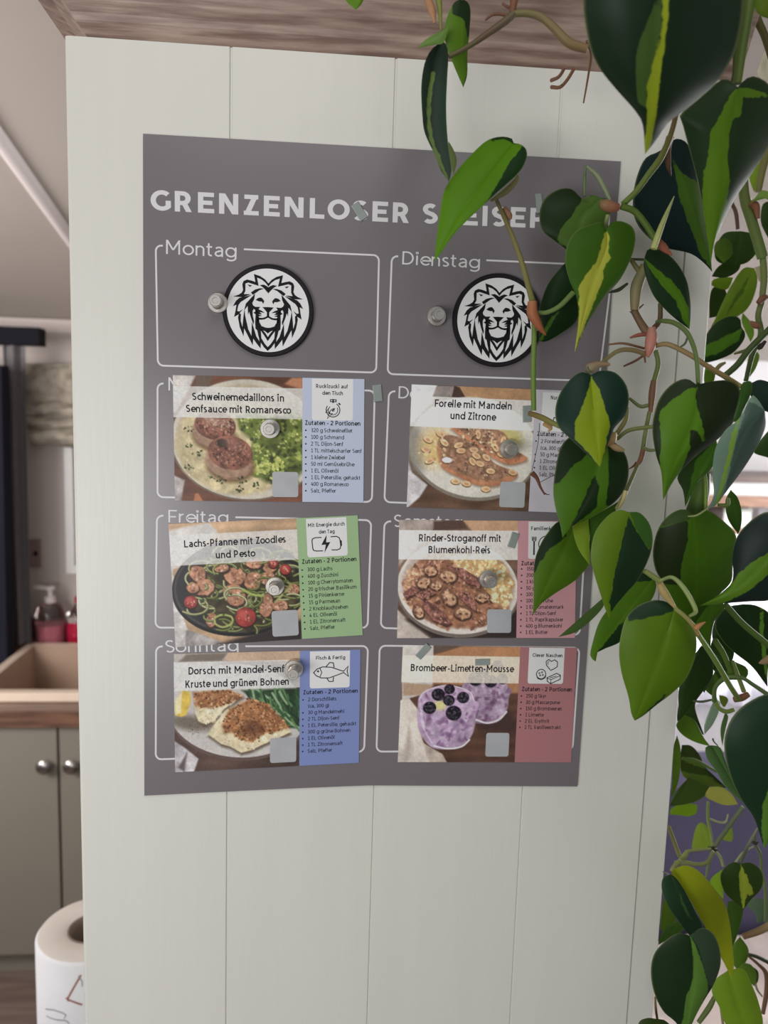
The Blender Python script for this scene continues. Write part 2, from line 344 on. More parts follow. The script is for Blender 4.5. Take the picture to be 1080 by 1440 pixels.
# kitchen base cabinet
kc = thing('base_cabinet', 'pale sage kitchen base cabinet with round steel knobs under the wooden worktop', 'cabinet', (-0.7, 1.8, FLOOR))
MB().box(-1.35, 0.3, 1.63, 2.29, -1.30, -1.28).box(-1.35, -1.33, 1.63, 2.29, -1.28, -0.618).box(0.28, 0.3, 1.63, 2.29, -1.28, -0.618).box(-1.33, 0.28, 2.27, 2.29, -1.28, -0.618).build('carcass', M['kcab'], kc)
MB().box(-1.35, 0.3, 1.645, 2.29, FLOOR, -1.30).build('plinth', M['kcab'], kc)
xs = [-1.35, -0.968, -0.5945, -0.218, 0.3]
for i in range(4):
    d = MB().box(xs[i] + 0.003, xs[i + 1] - 0.003, 1.605, 1.628, -1.302, -0.622).build('door', M['kcab'], kc, bevel=0.002)
    kx = {0: xs[1] - 0.04, 1: at(62, 1078, 1.59).x, 2: at(100, 1078, 1.59).x, 3: xs[3] + 0.04}[i]; kz = at(62, 1078, 1.59).z
    kn = MB().lathe([(0.008, 0), (0.008, 0.012), (0.019, 0.016), (0.021, 0.022), (0.016, 0.028), (0.004, 0.03)], (kx, 1.605, kz), axis='Y', n=24).build('knob', M['chrome'], None, smooth=True)
    kn.parent = d; kn['label'] = 'brushed steel knob'
wt = MB(); SKX0, SKX1, SKY0, SKY1 = -0.86, -0.3, 1.655, 2.13
ZT, ZB = -0.572, -0.617
wt.box(-1.6, SKX0, 1.585, 2.28, ZB, ZT); wt.box(SKX1, 0.32, 1.585, 2.28, ZB, ZT)
wt.box(SKX0, SKX1, 1.585, SKY0, ZB, ZT); wt.box(SKX0, SKX1, SKY1, 2.28, ZB, ZT)
w = thing('worktop', 'dark oiled wooden kitchen worktop around the cream sink', 'worktop', (-0.7, 1.6, ZB))
wt.build('slab', M['worktop'], w)
MB().box(-1.6, 0.32, 2.255, 2.285, ZT, ZT + 0.075).build('upstand', M['worktop'], w, bevel=0.002)
sk = thing('kitchen_sink', 'cream ceramic sink with raised rim set in the dark worktop', 'sink', (-0.58, 1.9, -0.76))
mb = MB(); T = 0.028; zr = -0.545
def ring(x0, x1, y0, y1, z): return [(x0, y0, z), (x1, y0, z), (x1, y1, z), (x0, y1, z)]
o_ = (SKX0 - 0.002, SKX1 + 0.002, SKY0 - 0.002, SKY1 + 0.002)
rings = [ring(SKX0 + .004, SKX1 - .004, SKY0 + .004, SKY1 - .004, -0.60), ring(SKX0 + .004, SKX1 - .004, SKY0 + .004, SKY1 - .004, ZT + 0.001), ring(*o_, ZT + 0.001), ring(*o_, zr), ring(SKX0 + T, SKX1 - T, SKY0 + T, SKY1 - T, zr), ring(SKX0 + T + .01, SKX1 - T - .01, SKY0 + T + .01, SKY1 - T - .01, -0.74)]
def loft(rs, cap=None):
    vs = [p for r in rs for p in r]; fs = []
    for i in range(len(rs) - 1):
        for k in range(4): fs.append((i * 4 + k, i * 4 + (k + 1) % 4, i * 4 + 4 + (k + 1) % 4, i * 4 + 4 + k))
    if cap: fs.append(tuple(range(len(vs) - 4, len(vs))))
    return MB().add(vs, fs)
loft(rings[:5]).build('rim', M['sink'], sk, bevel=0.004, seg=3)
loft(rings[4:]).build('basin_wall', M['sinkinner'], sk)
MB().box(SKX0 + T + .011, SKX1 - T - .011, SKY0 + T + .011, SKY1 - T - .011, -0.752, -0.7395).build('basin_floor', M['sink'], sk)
MB().lathe([(0.035, 0), (0.04, 0.003), (0.03, 0.005), (0.004, 0.003)], (-0.58, 1.9, -0.739), n=24).build('drain', M['chrome'], sk, smooth=True)
# soap dispenser
p = at(72, 898, 2.2); bz = ZT + 0.0005; bxx = p.x; byy = 2.2
sd = thing('soap_dispenser', 'clear pump soap dispenser half filled with pink soap behind the sink', 'soap dispenser', (bxx, byy, bz))
k = 2.7 / 1090
MB().lathe([(0.030, 0.002), (0.046, 0.004), (0.048, 0.03), (0.047, 0.075)], (bxx, byy, bz), n=28).build('soap', M['pinksoap'], sd, smooth=True)
MB().lathe([(0.048, 0), (0.050, 0.004), (0.051, 0.06), (0.049, 0.11), (0.040, 0.135), (0.018, 0.148), (0.016, 0.158)], (bxx, byy, bz), n=28).build('bottle', M['clear'], sd, smooth=True)
mb = MB().lathe([(0.018, 0.15), (0.018, 0.17), (0.007, 0.172), (0.007, 0.195), (0.016, 0.197), (0.016, 0.207)], (bxx, byy, bz), n=20); mb.box(bxx - 0.055, bxx, byy - 0.007, byy + 0.007, bz + 0.197, bz + 0.207)
mb.build('pump', M['trimw'], sd, smooth=False)
p2 = at(99, 898, 2.2).x
sr = thing('washing_up_bottle', 'short bottle of dark red washing-up liquid beside the soap dispenser', 'bottle', (p2, 2.2, bz))
MB().lathe([(0.036, 0), (0.040, 0.004), (0.041, 0.06), (0.037, 0.085)], (p2 + 0.03, 2.2, bz), n=28).build('liquid', M['redsoap'], sr, smooth=True)
MB().lathe([(0.037, 0.0855), (0.036, 0.115), (0.014, 0.135), (0.012, 0.15)], (p2 + 0.03, 2.2, bz), n=28).build('neck', M['clear'], sr, smooth=True)
MB().lathe([(0.013, 0.1505), (0.013, 0.17), (0.006, 0.175)], (p2 + 0.03, 2.2, bz), n=16).build('cap', M['redsoap'], sr, smooth=True)

# curtain rail, curtain, black door frame, blind, socket
rl = thing('curtain_rail', 'thick black curtain rail end high on the kitchen wall', 'curtain rail', (-1.0, 2.1, 0.45))
c0, c1 = at(60, 462, 2.12), at(60, 487, 2.12)
MB().box(-1.6, c0.x, 2.09, 2.15, c1.z, c0.z).build('rail', M['rail'], rl, bevel=0.003)
MB().box(-1.2, -1.17, 2.15, 2.3, c1.z + .01, c0.z - .01).build('bracket', M['rail'], rl)
cu = thing('curtain', 'dark grey curtain hanging from the black rail at the picture edge', 'curtain', (-0.95, 2.12, c1.z))
xr0 = at(36, 487, 2.12).x; xl0 = at(4, 487, 2.12).x; xl1 = at(10, 900, 2.12).x
folds(xl0, xr0, at(10, 905, 2.12).z, c1.z - 0.001, 2.12, 0.014, 1.6, skew=(xl1 - xl0) * 0.3, nx=40).build('drape', M['curtg'], cu, smooth=True)
f0 = at(0, 515, 2.05); f1 = at(11, 905, 2.05)
mb = MB(); xa = at(6, 515, 2.0).x; xb_ = at(13, 905, 2.0).x
vs = [(-1.3, 1.98, ZT + .001), (xb_, 1.98, ZT + .001), (xb_, 2.04, ZT + .001), (-1.3, 2.04, ZT + .001), (-1.3, 1.98, f0.z), (xa, 1.98, f0.z), (xa, 2.04, f0.z), (-1.3, 2.04, f0.z)]
mb.add(vs, [(0, 3, 2, 1), (4, 5, 6, 7), (0, 1, 5, 4), (1, 2, 6, 5), (2, 3, 7, 6), (3, 0, 4, 7)])
o = mb.build('black_frame_post', M['blacktex'], bevel=0.003)  # plain upright board standing for the black frame at the left edge
tag(o, 'tall black board at the left picture edge in front of the grey curtain', 'board')
bl = thing('roman_blind', 'beige patterned fabric blind gathered above the kitchen window', 'blind', (-0.55, 2.24, 0.35))
xL = at(31, 570, 2.22).x; zt_, zb_ = at(70, 516, 2.22).z, at(70, 627, 2.22).z
def ruffle(x0, x1, z0, z1, y, depth, seed):
    mb = MB(); v = []; f = []; nx, nz = 60, 14; r = random.Random(seed)
    for side in (0, 1):
        for j in range(nz + 1):
            t = j / nz
            for i in range(nx + 1):
                s = i / nx; bow = math.sin(math.pi * t)
                v.append((x0 + (x1 - x0) * s, y - depth * bow * (0.8 + 0.2 * math.sin(23 * s + seed)) + side * (0.006 + depth * 0.4 * bow), z1 + (z0 - z1) * t + 0.004 * math.sin(31 * s + 9 * t + seed)))
    W1 = nx + 1; K = W1 * (nz + 1)
    for j in range(nz):
        for i in range(nx):
            q = j * W1 + i; f.append((q, q + W1, q + W1 + 1, q + 1)); f.append((K + q, K + q + 1, K + q + W1 + 1, K + q + W1))
    for j in range(nz):
        q = j * W1; f.append((q, K + q, K + q + W1, q + W1)); q += nx; f.append((q, q + W1, K + q + W1, K + q))
    for i in range(nx): f.append((i, i + 1, K + i + 1, K + i)); q = nz * W1 + i; f.append((q, K + q, K + q + 1, q + 1))
    return mb.add(v, f)
h = zt_ - zb_
for k, (a, b, dp, xo) in enumerate(((0.0, 0.46, 0.03, 0), (0.44, 0.66, 0.045, 0.005), (0.62, 0.80, 0.05, 0.012), (0.76, 1.0, 0.055, 0.03))):
    ruffle(xL + xo, WX1 + 0.05, zt_ - b * h, zt_ - a * h, 2.23, dp, k * 3).build('fold', M['blind'], bl, smooth=True)
MB().box(xL, WX1 + 0.05, 2.235, 2.268, zt_ - 0.002, zt_ + 0.012).build('headrail', M['blind'], bl)
s0, s1 = at(29, 758, 2.29), at(58, 798, 2.29)
st = thing('wall_socket', 'flat pinkish grey socket plate on the wall above the soap dispenser', 'socket', (s0.x, 2.3, s1.z))
MB().box(s0.x, s1.x, 2.29, 2.2995, s1.z, s0.z).build('plate', pm('socket_plate', (140, 118, 118)), st, bevel=0.003)
MB().box((s0.x + s1.x) / 2 + .012, (s0.x + s1.x) / 2 + .022, 2.286, 2.2901, (s0.z + s1.z) / 2 - .008, (s0.z + s1.z) / 2 + .008).build('switch', M['rail'], st)

# kitchen paper on a narrow side unit just below the picture
RC = at(130, 1304, 0.45); RR = 0.068; RH = 0.23; zr0 = RC.z - RH
su = thing('side_unit', 'narrow cream side unit carrying the kitchen roll beside the tall cabinet', 'side unit', (RC.x, RC.y, FLOOR))
MB().box(RC.x - 0.05, -0.068, 0.36, 0.50, FLOOR, zr0 - 0.025).build('body', M['carcass'], su)
MB().box(RC.x - 0.053, -0.066, 0.355, 0.503, zr0 - 0.025, zr0).build('top', M['worktop'], su, bevel=0.002)
kr = thing('kitchen_roll', 'white printed kitchen paper roll standing beside the cream panel', 'paper roll', (RC.x, RC.y, zr0))
c = (RC.x, RC.y, zr0)
MB().lathe([(RR - .002, 0), (RR, 0.003), (RR, RH - 0.004), (RR - .003, RH)], c, n=64, close=False).build('paper', M['kitchenpaper'], kr, smooth=True)
MB().lathe([(RR - .003, RH - .0002), (RR - 0.006, RH + 0.0015), (0.034, RH + 0.0005), (0.0302, RH - .001)], c, n=64, close=False).build('paper_end', M['paperend'], kr, smooth=True)
MB().lathe([(0.030, 0.0), (0.030, RH), (0.0285, RH), (0.0285, 0.0), (0.030, 0.0)], c, n=48, close=False).build('core', M['cardboard'], kr, smooth=True)
def ribbon2(P, w):                      # flat ribbon in 2D with mitred joints: vertices and quads
    P = np.asarray(P, float); P = P[np.concatenate([[True], np.linalg.norm(np.diff(P, axis=0), axis=1) > 1e-6])]; n = len(P); v = []; closed = np.allclose(P[0], P[-1]) and n > 3
    for i in range(n):
        if closed: a = P[i] - P[i - 1 if i > 0 else n - 2]; b = P[(i + 1) if i < n - 1 else 1] - P[i]
        else: a = P[i] - P[max(i - 1, 0)]; b = P[min(i + 1, n - 1)] - P[i]
        if i == 0 and not closed: a = b
        if i == n - 1 and not closed: b = a
        a = a / (np.linalg.norm(a) + 1e-12); b = b / (np.linalg.norm(b) + 1e-12)
        na = np.array([-a[1], a[0]]); nb = np.array([-b[1], b[0]]); m = na + nb; l = np.linalg.norm(m)
        m = na if l < 1e-6 else m / l; k = 1 / max(0.45, m @ na)
        v.append(P[i] + m * w * k); v.append(P[i] - m * w * k)
    return v, [(2 * i, 2 * i + 1, 2 * i + 3, 2 * i + 2) for i in range(n - 1)]
def roll_ray(px, py):
    d = (at(px, py, 1.0) - CAM); o2 = np.array([CAM.x - c[0], CAM.y - c[1]]); d2 = np.array([d.x, d.y])
    A = d2 @ d2; B = 2 * o2 @ d2; C_ = o2 @ o2 - (RR + .0006) ** 2; D = B * B - 4 * A * C_
    if D < 0: return None
    t = (-B - math.sqrt(D)) / (2 * A); h = CAM + d * t
    return math.atan2(h.y - c[1], h.x - c[0]) * RR, h.z
def roll_print(name, m, strokes, w):
    mb = MB()
    for s in strokes:
        P = [roll_ray(x / 4, 1080 + y / 4) for x, y in s]; P = [q for q in P if q]
        P = resample(np.array(P), max(4, len(P) * 4)); v, f = ribbon2(P, w)
        mb.add([(c[0] + (RR + .0006) * math.cos(a / RR), c[1] + (RR + .0006) * math.sin(a / RR), z) for a, z in v], f)
    mb.build(name, m, kr)
roll_print('house_print', M['rust'], [[(455, 1165), (415, 1235), (378, 1302), (420, 1318), (462, 1332)], [(372, 1292), (386, 1312)]], 0.0011)
roll_print('line_print', M['greyprint'], [[(255, 1355), (300, 1360), (345, 1375), (372, 1390), (360, 1410)], [(260, 1395), (310, 1415), (370, 1420), (390, 1440)], [(440, 1170), (462, 1200), (462, 1230)]], 0.0006)

# ------------------------------------------------------------------ tall cabinet with the cream tongue-and-groove panel
PX0, PX1, PZT = -0.0437, 0.3637, 0.4725
tc_ = thing('tall_cabinet', 'tall cream cabinet whose grooved side panel carries the purple-grey meal planner', 'cabinet', (0.16, 0.25, FLOOR))
prof = [(PX0 + 0.0022, -0.0000), (PX0 + 0.0007, 0.0007), (PX0, 0.0022), (PX0, 0.018), (PX1, 0.018), (PX1, 0.0006), (PX1 - 0.0006, 0)]
gx = [0.0535, 0.1530, 0.2570, 0.3445]; pr = []
for x in reversed(gx):
    hw, gd = (0.0006, 0.0034) if x > 0.3 else (0.0009, 0.0012)
    pr += [(x + hw, 0), (x + hw * .45, gd), (x - hw * .45, gd), (x - hw, 0)]
prof = prof + pr; n = len(prof); zs = [FLOOR + 0.1, PZT]
mb = MB(); v = [(x, y, z) for z in zs for x, y in prof]
f = [(k, k + n, (k + 1) % n + n, (k + 1) % n) for k in range(n)] + [tuple(range(n)), tuple(range(2 * n - 1, n - 1, -1))]
# round the top left corner a little
mb.add(v, f).build('side_panel', M['cream'], tc_)
MB().box(PX0 + 0.003, PX1 - 0.003, 0.0185, 0.52, FLOOR + 0.1, PZT - 0.003).build('carcass', M['carcass'], tc_)
MB().box(PX0 + 0.02, PX1 - 0.02, 0.02, 0.50, FLOOR, FLOOR + 0.1).build('plinth', M['carcass'], tc_)
cp = [(-0.013, 0.0005), (-0.0125, 0.002), (-0.0045, 0.0115), (-0.003, 0.0150), (0.001, 0.020), (0.006, 0.029), (0.014, 0.038), (0.025, 0.046), (0.038, 0.051), (0.041, 0.056), (0.041, 0.080), (-0.012, 0.080)]
mb = MB(); v = []; m_ = len(cp)
for path in range(3):
    for (o, h) in cp:
        if path == 0: v.append((PX0 - o, 0.52, PZT + h))
        elif path == 1: v.append((PX0 - o, -o, PZT + h))
        else: v.append((PX1 + 0.012, -o, PZT + h))
f = []
for i in range(2):
    for k in range(m_ - 1): f.append((i * m_ + k, i * m_ + k + 1, (i + 1) * m_ + k + 1, (i + 1) * m_ + k))
f += [tuple(range(m_)), tuple(range(3 * m_ - 1, 2 * m_ - 1, -1))]
mb.add(v, f).build('cornice', M['cornice'], tc_)['label'] = 'greyish brown wooden cornice'
MB().box(PX0 + .013, PX1, 0.013, 0.52, PZT + 0.0005, PZT + 0.07).build('top_board', M['carcass'], tc_)

# ------------------------------------------------------------------ lettering: a monoline sans drawn from strokes
def A(cx, cy, rx, ry, a0, a1, n=None):
    n = n or max(4, int(abs(a1 - a0) / 15))
    return [(cx + rx * math.cos(math.radians(a0 + (a1 - a0) * i / n)), cy + ry * math.sin(math.radians(a0 + (a1 - a0) * i / n))) for i in range(n + 1)]
def glyphs(w, X=0.72):
    t = 1 - w; b = w; g = {}; xm = X / 2; r = X / 2 - w; rx = r * 0.98
    def put(ch, adv, *st): g[ch] = (adv, st)
    def D(x0, y0, x1, y1, k=1.0):                         # slanted bar with level ends
        h = w * k * math.hypot(x1 - x0, y1 - y0) / abs(y1 - y0); return ('P', [(x0 - h, y0), (x0 + h, y0), (x1 + h, y1), (x1 - h, y1)])
    o = 0.09 + w                                          # left bearing to stem centre
    put(' ', 0.30)
    put('A', .84 + w, D(.04 + 1.1 * w, 0, .42 + w * .3, 1), D(.80 + w * .5 - .6 * w, 0, .42 + w * .2, 1), [(.20 + w, .26), (.66, .26)])
    put('B', .74 + w, [(o, 0), (o, 1)], [(o, t), (.42, t)] + A(.42, .76, .2, .24 - w, 90, -90) + [(o, .52)], [(.42, .52)] + A(.44, .26 + w / 2, .22, .26 - w / 2, 90, -90) + [(o, b)])
    put('C', .76, A(.5, .5, .44 - w, .5 - w, 48, 312))
    put('D', .86, [(o, 0), (o, 1)], [(o, t), (.38, t)] + A(.38, .5, .44 - w, .5 - w, 90, -90) + [(o, b)])
    put('E', .66 + w, [(o, 0), (o, 1)], [(o, t), (.62 + w, t)], [(o, .5), (.56 + w, .5)], [(o, b), (.63 + w, b)])
    put('F', .62 + w, [(o, 0), (o, 1)], [(o, t), (.60 + w, t)], [(o, .46), (.54 + w, .46)])
    put('G', .84, A(.5, .5, .45 - w, .5 - w, 48, 318), [(.85 - w, .5), (.85 - w, .16)])
    put('H', .82 + w, [(o, 0), (o, 1)], [(.73, 0), (.73, 1)], [(o, .5), (.73, .5)])
    put('I', .18 + 2 * w, [(o, 0), (o, 1)])
    put('J', .55, [(.42, 1), (.42, .3)] + A(.22, .3, .2, .3 - w, 0, -140))
    put('K', .74 + w, [(o, 0), (o, 1)], D(o + .06, .36, .66, 1), D(.30 + w, .56, .69, 0))
    put('L', .60 + w, [(o, 0), (o, 1)], [(o, b), (.58 + w, b)])
    put('M', .98 + 2 * w, [(o, 0), (o, 1)], D(o, 1, .47 + w, .30), D(.87 + w, 1, .47 + w, .30), [(.85 + w, 0), (.85 + w, 1)])
    put('N', .84 + w, [(o, 0), (o, 1)], D(o + .02, 1, .73, 0), [(.75, 0), (.75, 1)])
    put('O', .98, A(.49, .5, .45 - w, .5 - w, 0, 360))
    put('P', .70 + w, [(o, 0), (o, 1)], [(o, t), (.40, t)] + A(.40, .66, .25 - w / 3, .34 - w, 90, -90) + [(o, .32 + w)])
    put('R', .74 + w, [(o, 0), (o, 1)], [(o, t), (.40, t)] + A(.40, .66, .25 - w / 3, .34 - w, 90, -90) + [(o, .32 + w)], D(.40 + w * .5, .34 + w, .68 - w * .3, 0))
    put('S', .66, A(.33, .74 - w * .2, .26 - w / 2, .26 - w * .8, 38, 200, 10) + [(.20, .56), (.44, .46)] + A(.33, .27 + w * .2, .27 - w / 2, .27 - w * .8, 30, -145, 12))
    put('T', .64, [(.32, 0), (.32, 1)], [(.02, t), (.62, t)])
    put('U', .80, [(o, 1), (o, .36)] + A(.40, .36, .40 - o, .36 - w, 180, 360) + [(.80 - o, 1)])
    put('V', .80, D(.05 + w, 1, .40, 0), D(.75 - w, 1, .40, 0))
    put('W', 1.16, D(.05 + w, 1, .32, 0), D(.58, 1, .32, 0), D(.58, 1, .84, 0), D(1.11 - w, 1, .84, 0))
    put('Z', .70, [(.08, t), (.64, t)], D(.10 + w, w, .60 - w, 1 - w), [(.06, b), (.66, b)])
    def bowl(x0): return A(x0, xm, rx, r, 0, 360)
    st = .07 + w                                          # lower case stem
    put('a', .60 + w, A(.29 + w, X - .25, .21, .25 - w, 150, 0, 8) + [(.50 + w, 0)], [(.5 + w, X * .56), (.30 + w, X * .56)] + A(.27 + w, .21, .19, .21 - w, 90, 300) + [(.5 + w, .19)])
    put('b', .68 + w, [(st, 0), (st, 1.06)], bowl(st + rx - w * .2))
    put('c', .56, A(.06 + w + rx, xm, rx, r, 50, 310))
    put('d', .68 + w, bowl(.05 + w + rx), [(.05 + w + 2 * rx, 0), (.05 + w + 2 * rx, 1.06)])
    put('e', .65, [(.05 + w, xm), (.05 + w + 2 * rx, xm)] + A(.05 + w + rx, xm, rx, r, 0, 318))
    put('f', .38, [(.16, 0), (.16, .82)] + A(.34, .82, .18, .25 - w, 180, 85), [(.02, X - w), (.36, X - w)])
    put('g', .68 + w, bowl(.05 + w + rx), [(.05 + w + 2 * rx, X), (.05 + w + 2 * rx, 0)] + A(.05 + w + rx, -.02, rx, .26 - w, 0, -145))
    put('h', .66 + w, [(st, 0), (st, 1.06)], [(st, X - .26)] + A(st + .23, X - .26, .23, .26 - w, 180, 0) + [(st + .46, 0)])
    put('i', .14 + 2 * w, [(st, 0), (st, X)], A(st, X + .2, .03 + w * .2, .03 + w * .2, 0, 360))
    put('j', .14 + 2 * w, [(st, -.2), (st, X)], A(st, X + .2, .04, .04, 0, 360))
    put('k', .58 + w, [(st, 0), (st, 1.06)], D(st + .06, .26, .50, X), D(.25 + w, .42, .53, 0))
    put('l', .14 + 2 * w, [(st, 0), (st, 1.06)])
    def arch(x): return [(x, X - .26)] + A(x + .22, X - .26, .22, .26 - w, 180, 0) + [(x + .44, 0)]
    put('m', 1.04 + w, [(st, 0), (st, X)], arch(st), arch(st + .44))
    put('n', .62 + w, [(st, 0), (st, X)], arch(st))
    put('o', .68, A(.34, xm, rx, r, 0, 360))
    put('p', .68 + w, [(st, -.28), (st, X)], bowl(st + rx))
    put('q', .68 + w, bowl(.05 + w + rx), [(.05 + w + 2 * rx, X), (.05 + w + 2 * rx, -.28)])
    put('r', .40 + w, [(st, 0), (st, X)], [(st, X - .28)] + A(st + .26, X - .28, .26, .28 - w, 180, 88))
    put('s', .52, A(.26, X * .74, .19 - w * .4, X * .26 - w * .9, 35, 200, 8) + [(.18, X * .56), (.33, X * .45)] + A(.26, X * .26, .20 - w * .4, X * .26 - w * .9, 30, -145, 8))
    put('t', .42, [(.17, .92), (.17, .2)] + A(.34, .2, .17, .2 - w, 180, 280), [(.02, X - w), (.38, X - w)])
    put('u', .64 + w, [(st, X), (st, .24)] + A(st + .22, .24, .22, .24 - w, 180, 360), [(st + .44, X), (st + .44, 0)])
    put('v', .58, D(.04 + w, X, .29, 0), D(.54 - w, X, .29, 0))
    put('w', .90, D(.04 + w, X, .24, 0), D(.45, X, .24, 0), D(.45, X, .66, 0), D(.86 - w, X, .66, 0))
    put('x', .56, D(.06 + w, X, .50 - w, 0), D(.50 - w, X, .06 + w, 0))
    put('y', .58, D(.04 + w, X, .30, 0), D(.54 - w, X, .20, -.28))
    put('z', .54, [(.06, X - w), (.48, X - w)], D(.08 + w, w, .46 - w, X - w), [(.05, b), (.50, b)])
    for c, base in (('ä', 'a'), ('ö', 'o'), ('ü', 'u')):
        adv, s_ = g[base]; m = adv / 2
        g[c] = (adv, list(s_) + [A(m - .13, X + .2, .035, .035, 0, 360), A(m + .13, X + .2, .035, .035, 0, 360)])
    put('0', .66, A(.33, .5, .27 - w * .3, .5 - w, 0, 360))
    put('1', .58, [(.34, 0), (.34, 1)], [(.10, .80), (.33, .96)], [(.12, b), (.55, b)])
    put('2', .64, A(.31, .70, .24, .30 - w, 160, -25, 10) + [(.08, b), (.59, b)])
    put('3', .64, A(.30, .75, .21, .25 - w, 140, -90, 10), [(.24, .52), (.30, .52)] + A(.30, .26, .24, .26 - w, 90, -140, 12))
    put('4', .66, [(.47, 0), (.47, .62)], D(.06 + w, .30, .38, 1), [(.05, .28), (.63, .28)])
    put('5', .64, [(.54, t), (.18, t), (.15, .56)] + A(.29, .31, .24, .31 - w, 115, -140, 12))
    put('-', .42, [(.06, .36), (.36, .36)])
    put(',', .22, [(.13, .10), (.07, -.14)])
    put('.', .24, A(.12, .06, .05, .05, 0, 360))
    put('(', .32, A(.42, .42, .30, .60, 118, 242)); put(')', .32, A(-.10, .42, .30, .60, 62, -62))
    put('&', .80, [(.74, 0), (.20, .70)] + A(.34, .78, .16, .22 - w, 205, -30, 8) + [(.20, .42)] + A(.30, .25, .23, .25 - w, 140, 360, 10) + [(.66, .46)])
    put('•', .3, A(.15, .36, .07, .07, 0, 360))
    return g
_G = {}
def text2d(s, w, X=0.72, track=None):
    track = 0.012 + 0.55 * w if track is None else track
    """Vertices and faces of a line of lettering, cap height 1, and its width."""
    key = (round(w, 4), X)
    if key not in _G: _G[key] = glyphs(w, X)
    x = 0.0; V = []; F = []; k_ = 0
    for ch in s:
        adv, st = _G[key].get(ch, _G[key]['-'])
        for p in st:
            z = 4.0e-6 * (len(F) % 2) + 8.0e-6 * ((k_ := k_ + 1) % 6)
            if p[0] == 'P': v = [(a + x, b) for a, b in p[1]]; f = [(0, 1, 2, 3)]
            else: v, f = ribbon2([(a + x, b) for a, b in p], w)
            n = len(V); V += [(q[0], q[1], z) for q in v]; F += [tuple(i + n for i in q) for q in f]
        x += adv + track
    return np.array(V), F, x
def flat_mesh(name, V3, F, m, parent):
    mb = MB(); mb.add(V3, F); return mb.build(name, m, parent)
def px_text(mb, s, p0, p1, cap_px, w, Y, X=0.72, track=None):
    """A line of lettering whose baseline runs from p0 to p1 on the plane y = Y."""
    V, F, wid = text2d(s, w, X, track); a, b = at(*p0, Y), at(*p1, Y); d = b - a; L = d.length; u = d / L
    up = Vector((-u.z, 0, u.x)); c = (at(p0[0], p0[1] - cap_px, Y) - a).length
    mb.add([a + u * (x / wid * L) + up * (y * c) + Vector((0, -z, 0)) for x, y, z in V], F)

# ------------------------------------------------------------------ the poster
YP = -0.0016
po = thing('meal_planner_poster', 'purple-grey weekly meal planner poster with white German headline and day boxes on the cream panel', 'poster', at(510, 650, 0))
TLp, TRp, BLp, BRp = (201, 188), (873, 227), (203, 1119), (812, 1106)
nu, nv = 40, 50; v = []; f = []
def poster_pt(u, t, dy=0.0):
    p = (np.array(TLp) * (1 - u) + np.array(TRp) * u) * (1 - t) + (np.array((203, 1104.5)) * (1 - u) + np.array((812, 1104.5)) * u) * t
    sag = (14.5 * max(0, 1 - u / 0.52) ** 1.1 + 1.5 * max(0, (u - 0.52) / 0.48)) * t ** 6
    q = at(p[0], p[1] + sag, YP); return Vector((q.x, q.y + dy, q.z))
for side in (0, 1):
    for j in range(nv + 1):
        for i in range(nu + 1): v.append(poster_pt(i / nu, j / nv, side * 0.0008))
W1 = nu + 1; K = W1 * (nv + 1)
for j in range(nv):
    for i in range(nu):
        q = j * W1 + i; f.append((q, q + W1, q + W1 + 1, q + 1)); f.append((K + q, K + q + 1, K + q + W1 + 1, K + q + W1))
    q = j * W1; f.append((q, K + q, K + q + W1, q + W1)); q += nu; f.append((q, q + W1, K + q + W1, K + q))
for i in range(nu): f.append((i, i + 1, K + i + 1, K + i)); q = nv * W1 + i; f.append((q, K + q, K + q + 1, q + 1))
MB().add(v, f).build('sheet', M['poster'], po)
YL = YP - 0.00008
mb = MB()
px_text(mb, 'GRENZENLOSER', (210, 295.5), (580, 314), 29, 0.105, YL)
px_text(mb, 'SPEISEPLAN', (593.5, 314.2), (862, 325), 28.5, 0.105, YL)
mb.build('headline', M['ink_white'], po)
mb = MB()
for s, p0, p1, cp_ in (('Montag', (231.5, 357), (333, 362.5), 20), ('Dienstag', (563.5, 371.6), (675, 377.5), 18.5), ('Mittwoch', (235, 549), (345, 553), 18.5), ('Donnerstag', (558.5, 560), (690, 565), 17),
                     ('Freitag', (235, 734.5), (321.5, 736), 17.5), ('Samstag', (553, 741), (650, 743), 17.5), ('Sonntag', (232, 917.8), (336, 915.5), 17.5)):
    mb = MB(); px_text(mb, s, p0, p1, cp_, 0.055, YL); mb.build('day_name', M['ink_white'], po)
def frame(mb, tl, tr, br, bl, gap=None, r=8, w=1.25):
    """Rounded box outline; gap = (x from, x to) left open in the top line for the day name."""
    C = [np.array(p, float) for p in (tl, tr, br, bl)]; P = []
    for k in range(4):
        p, a, b = C[k], C[k - 1], C[(k + 1) % 4]; ea = (a - p) / np.linalg.norm(a - p); eb = (b - p) / np.linalg.norm(b - p)
        P.append([p + ea * r * (1 - math.sin(t)) + eb * r * (1 - math.cos(t)) for t in np.linspace(0, math.pi / 2, 6)])
    paths = []
    if gap:
        u = (C[1] - C[0]) / np.linalg.norm(C[1] - C[0])
        s = C[0] + u * (gap[1] - C[0][0]); s0 = C[0] + u * (gap[0] - C[0][0])
        paths.append([s] + P[1] + P[2] + P[3] + P[0] + ([s0] if gap[0] > P[0][-1][0] else []))
    else: paths.append(P[0] + P[1] + P[2] + P[3] + [P[0][0]])
    for q in paths:
        v, f = ribbon2(q, w); mb.add(at_np(v, YL), f)
mb = MB()
frame(mb, (219, 345), (533, 359), (529, 524), (222, 514), (229, 343)); frame(mb, (551, 360), (862, 374), (842, 536), (545, 526), (560, 684))
frame(mb, (221.5, 539), (527, 549.5), (523, 706), (221.5, 699), (230, 512)); frame(mb, (547, 550), (850, 562), (838, 718), (540.5, 706), (556, 700))
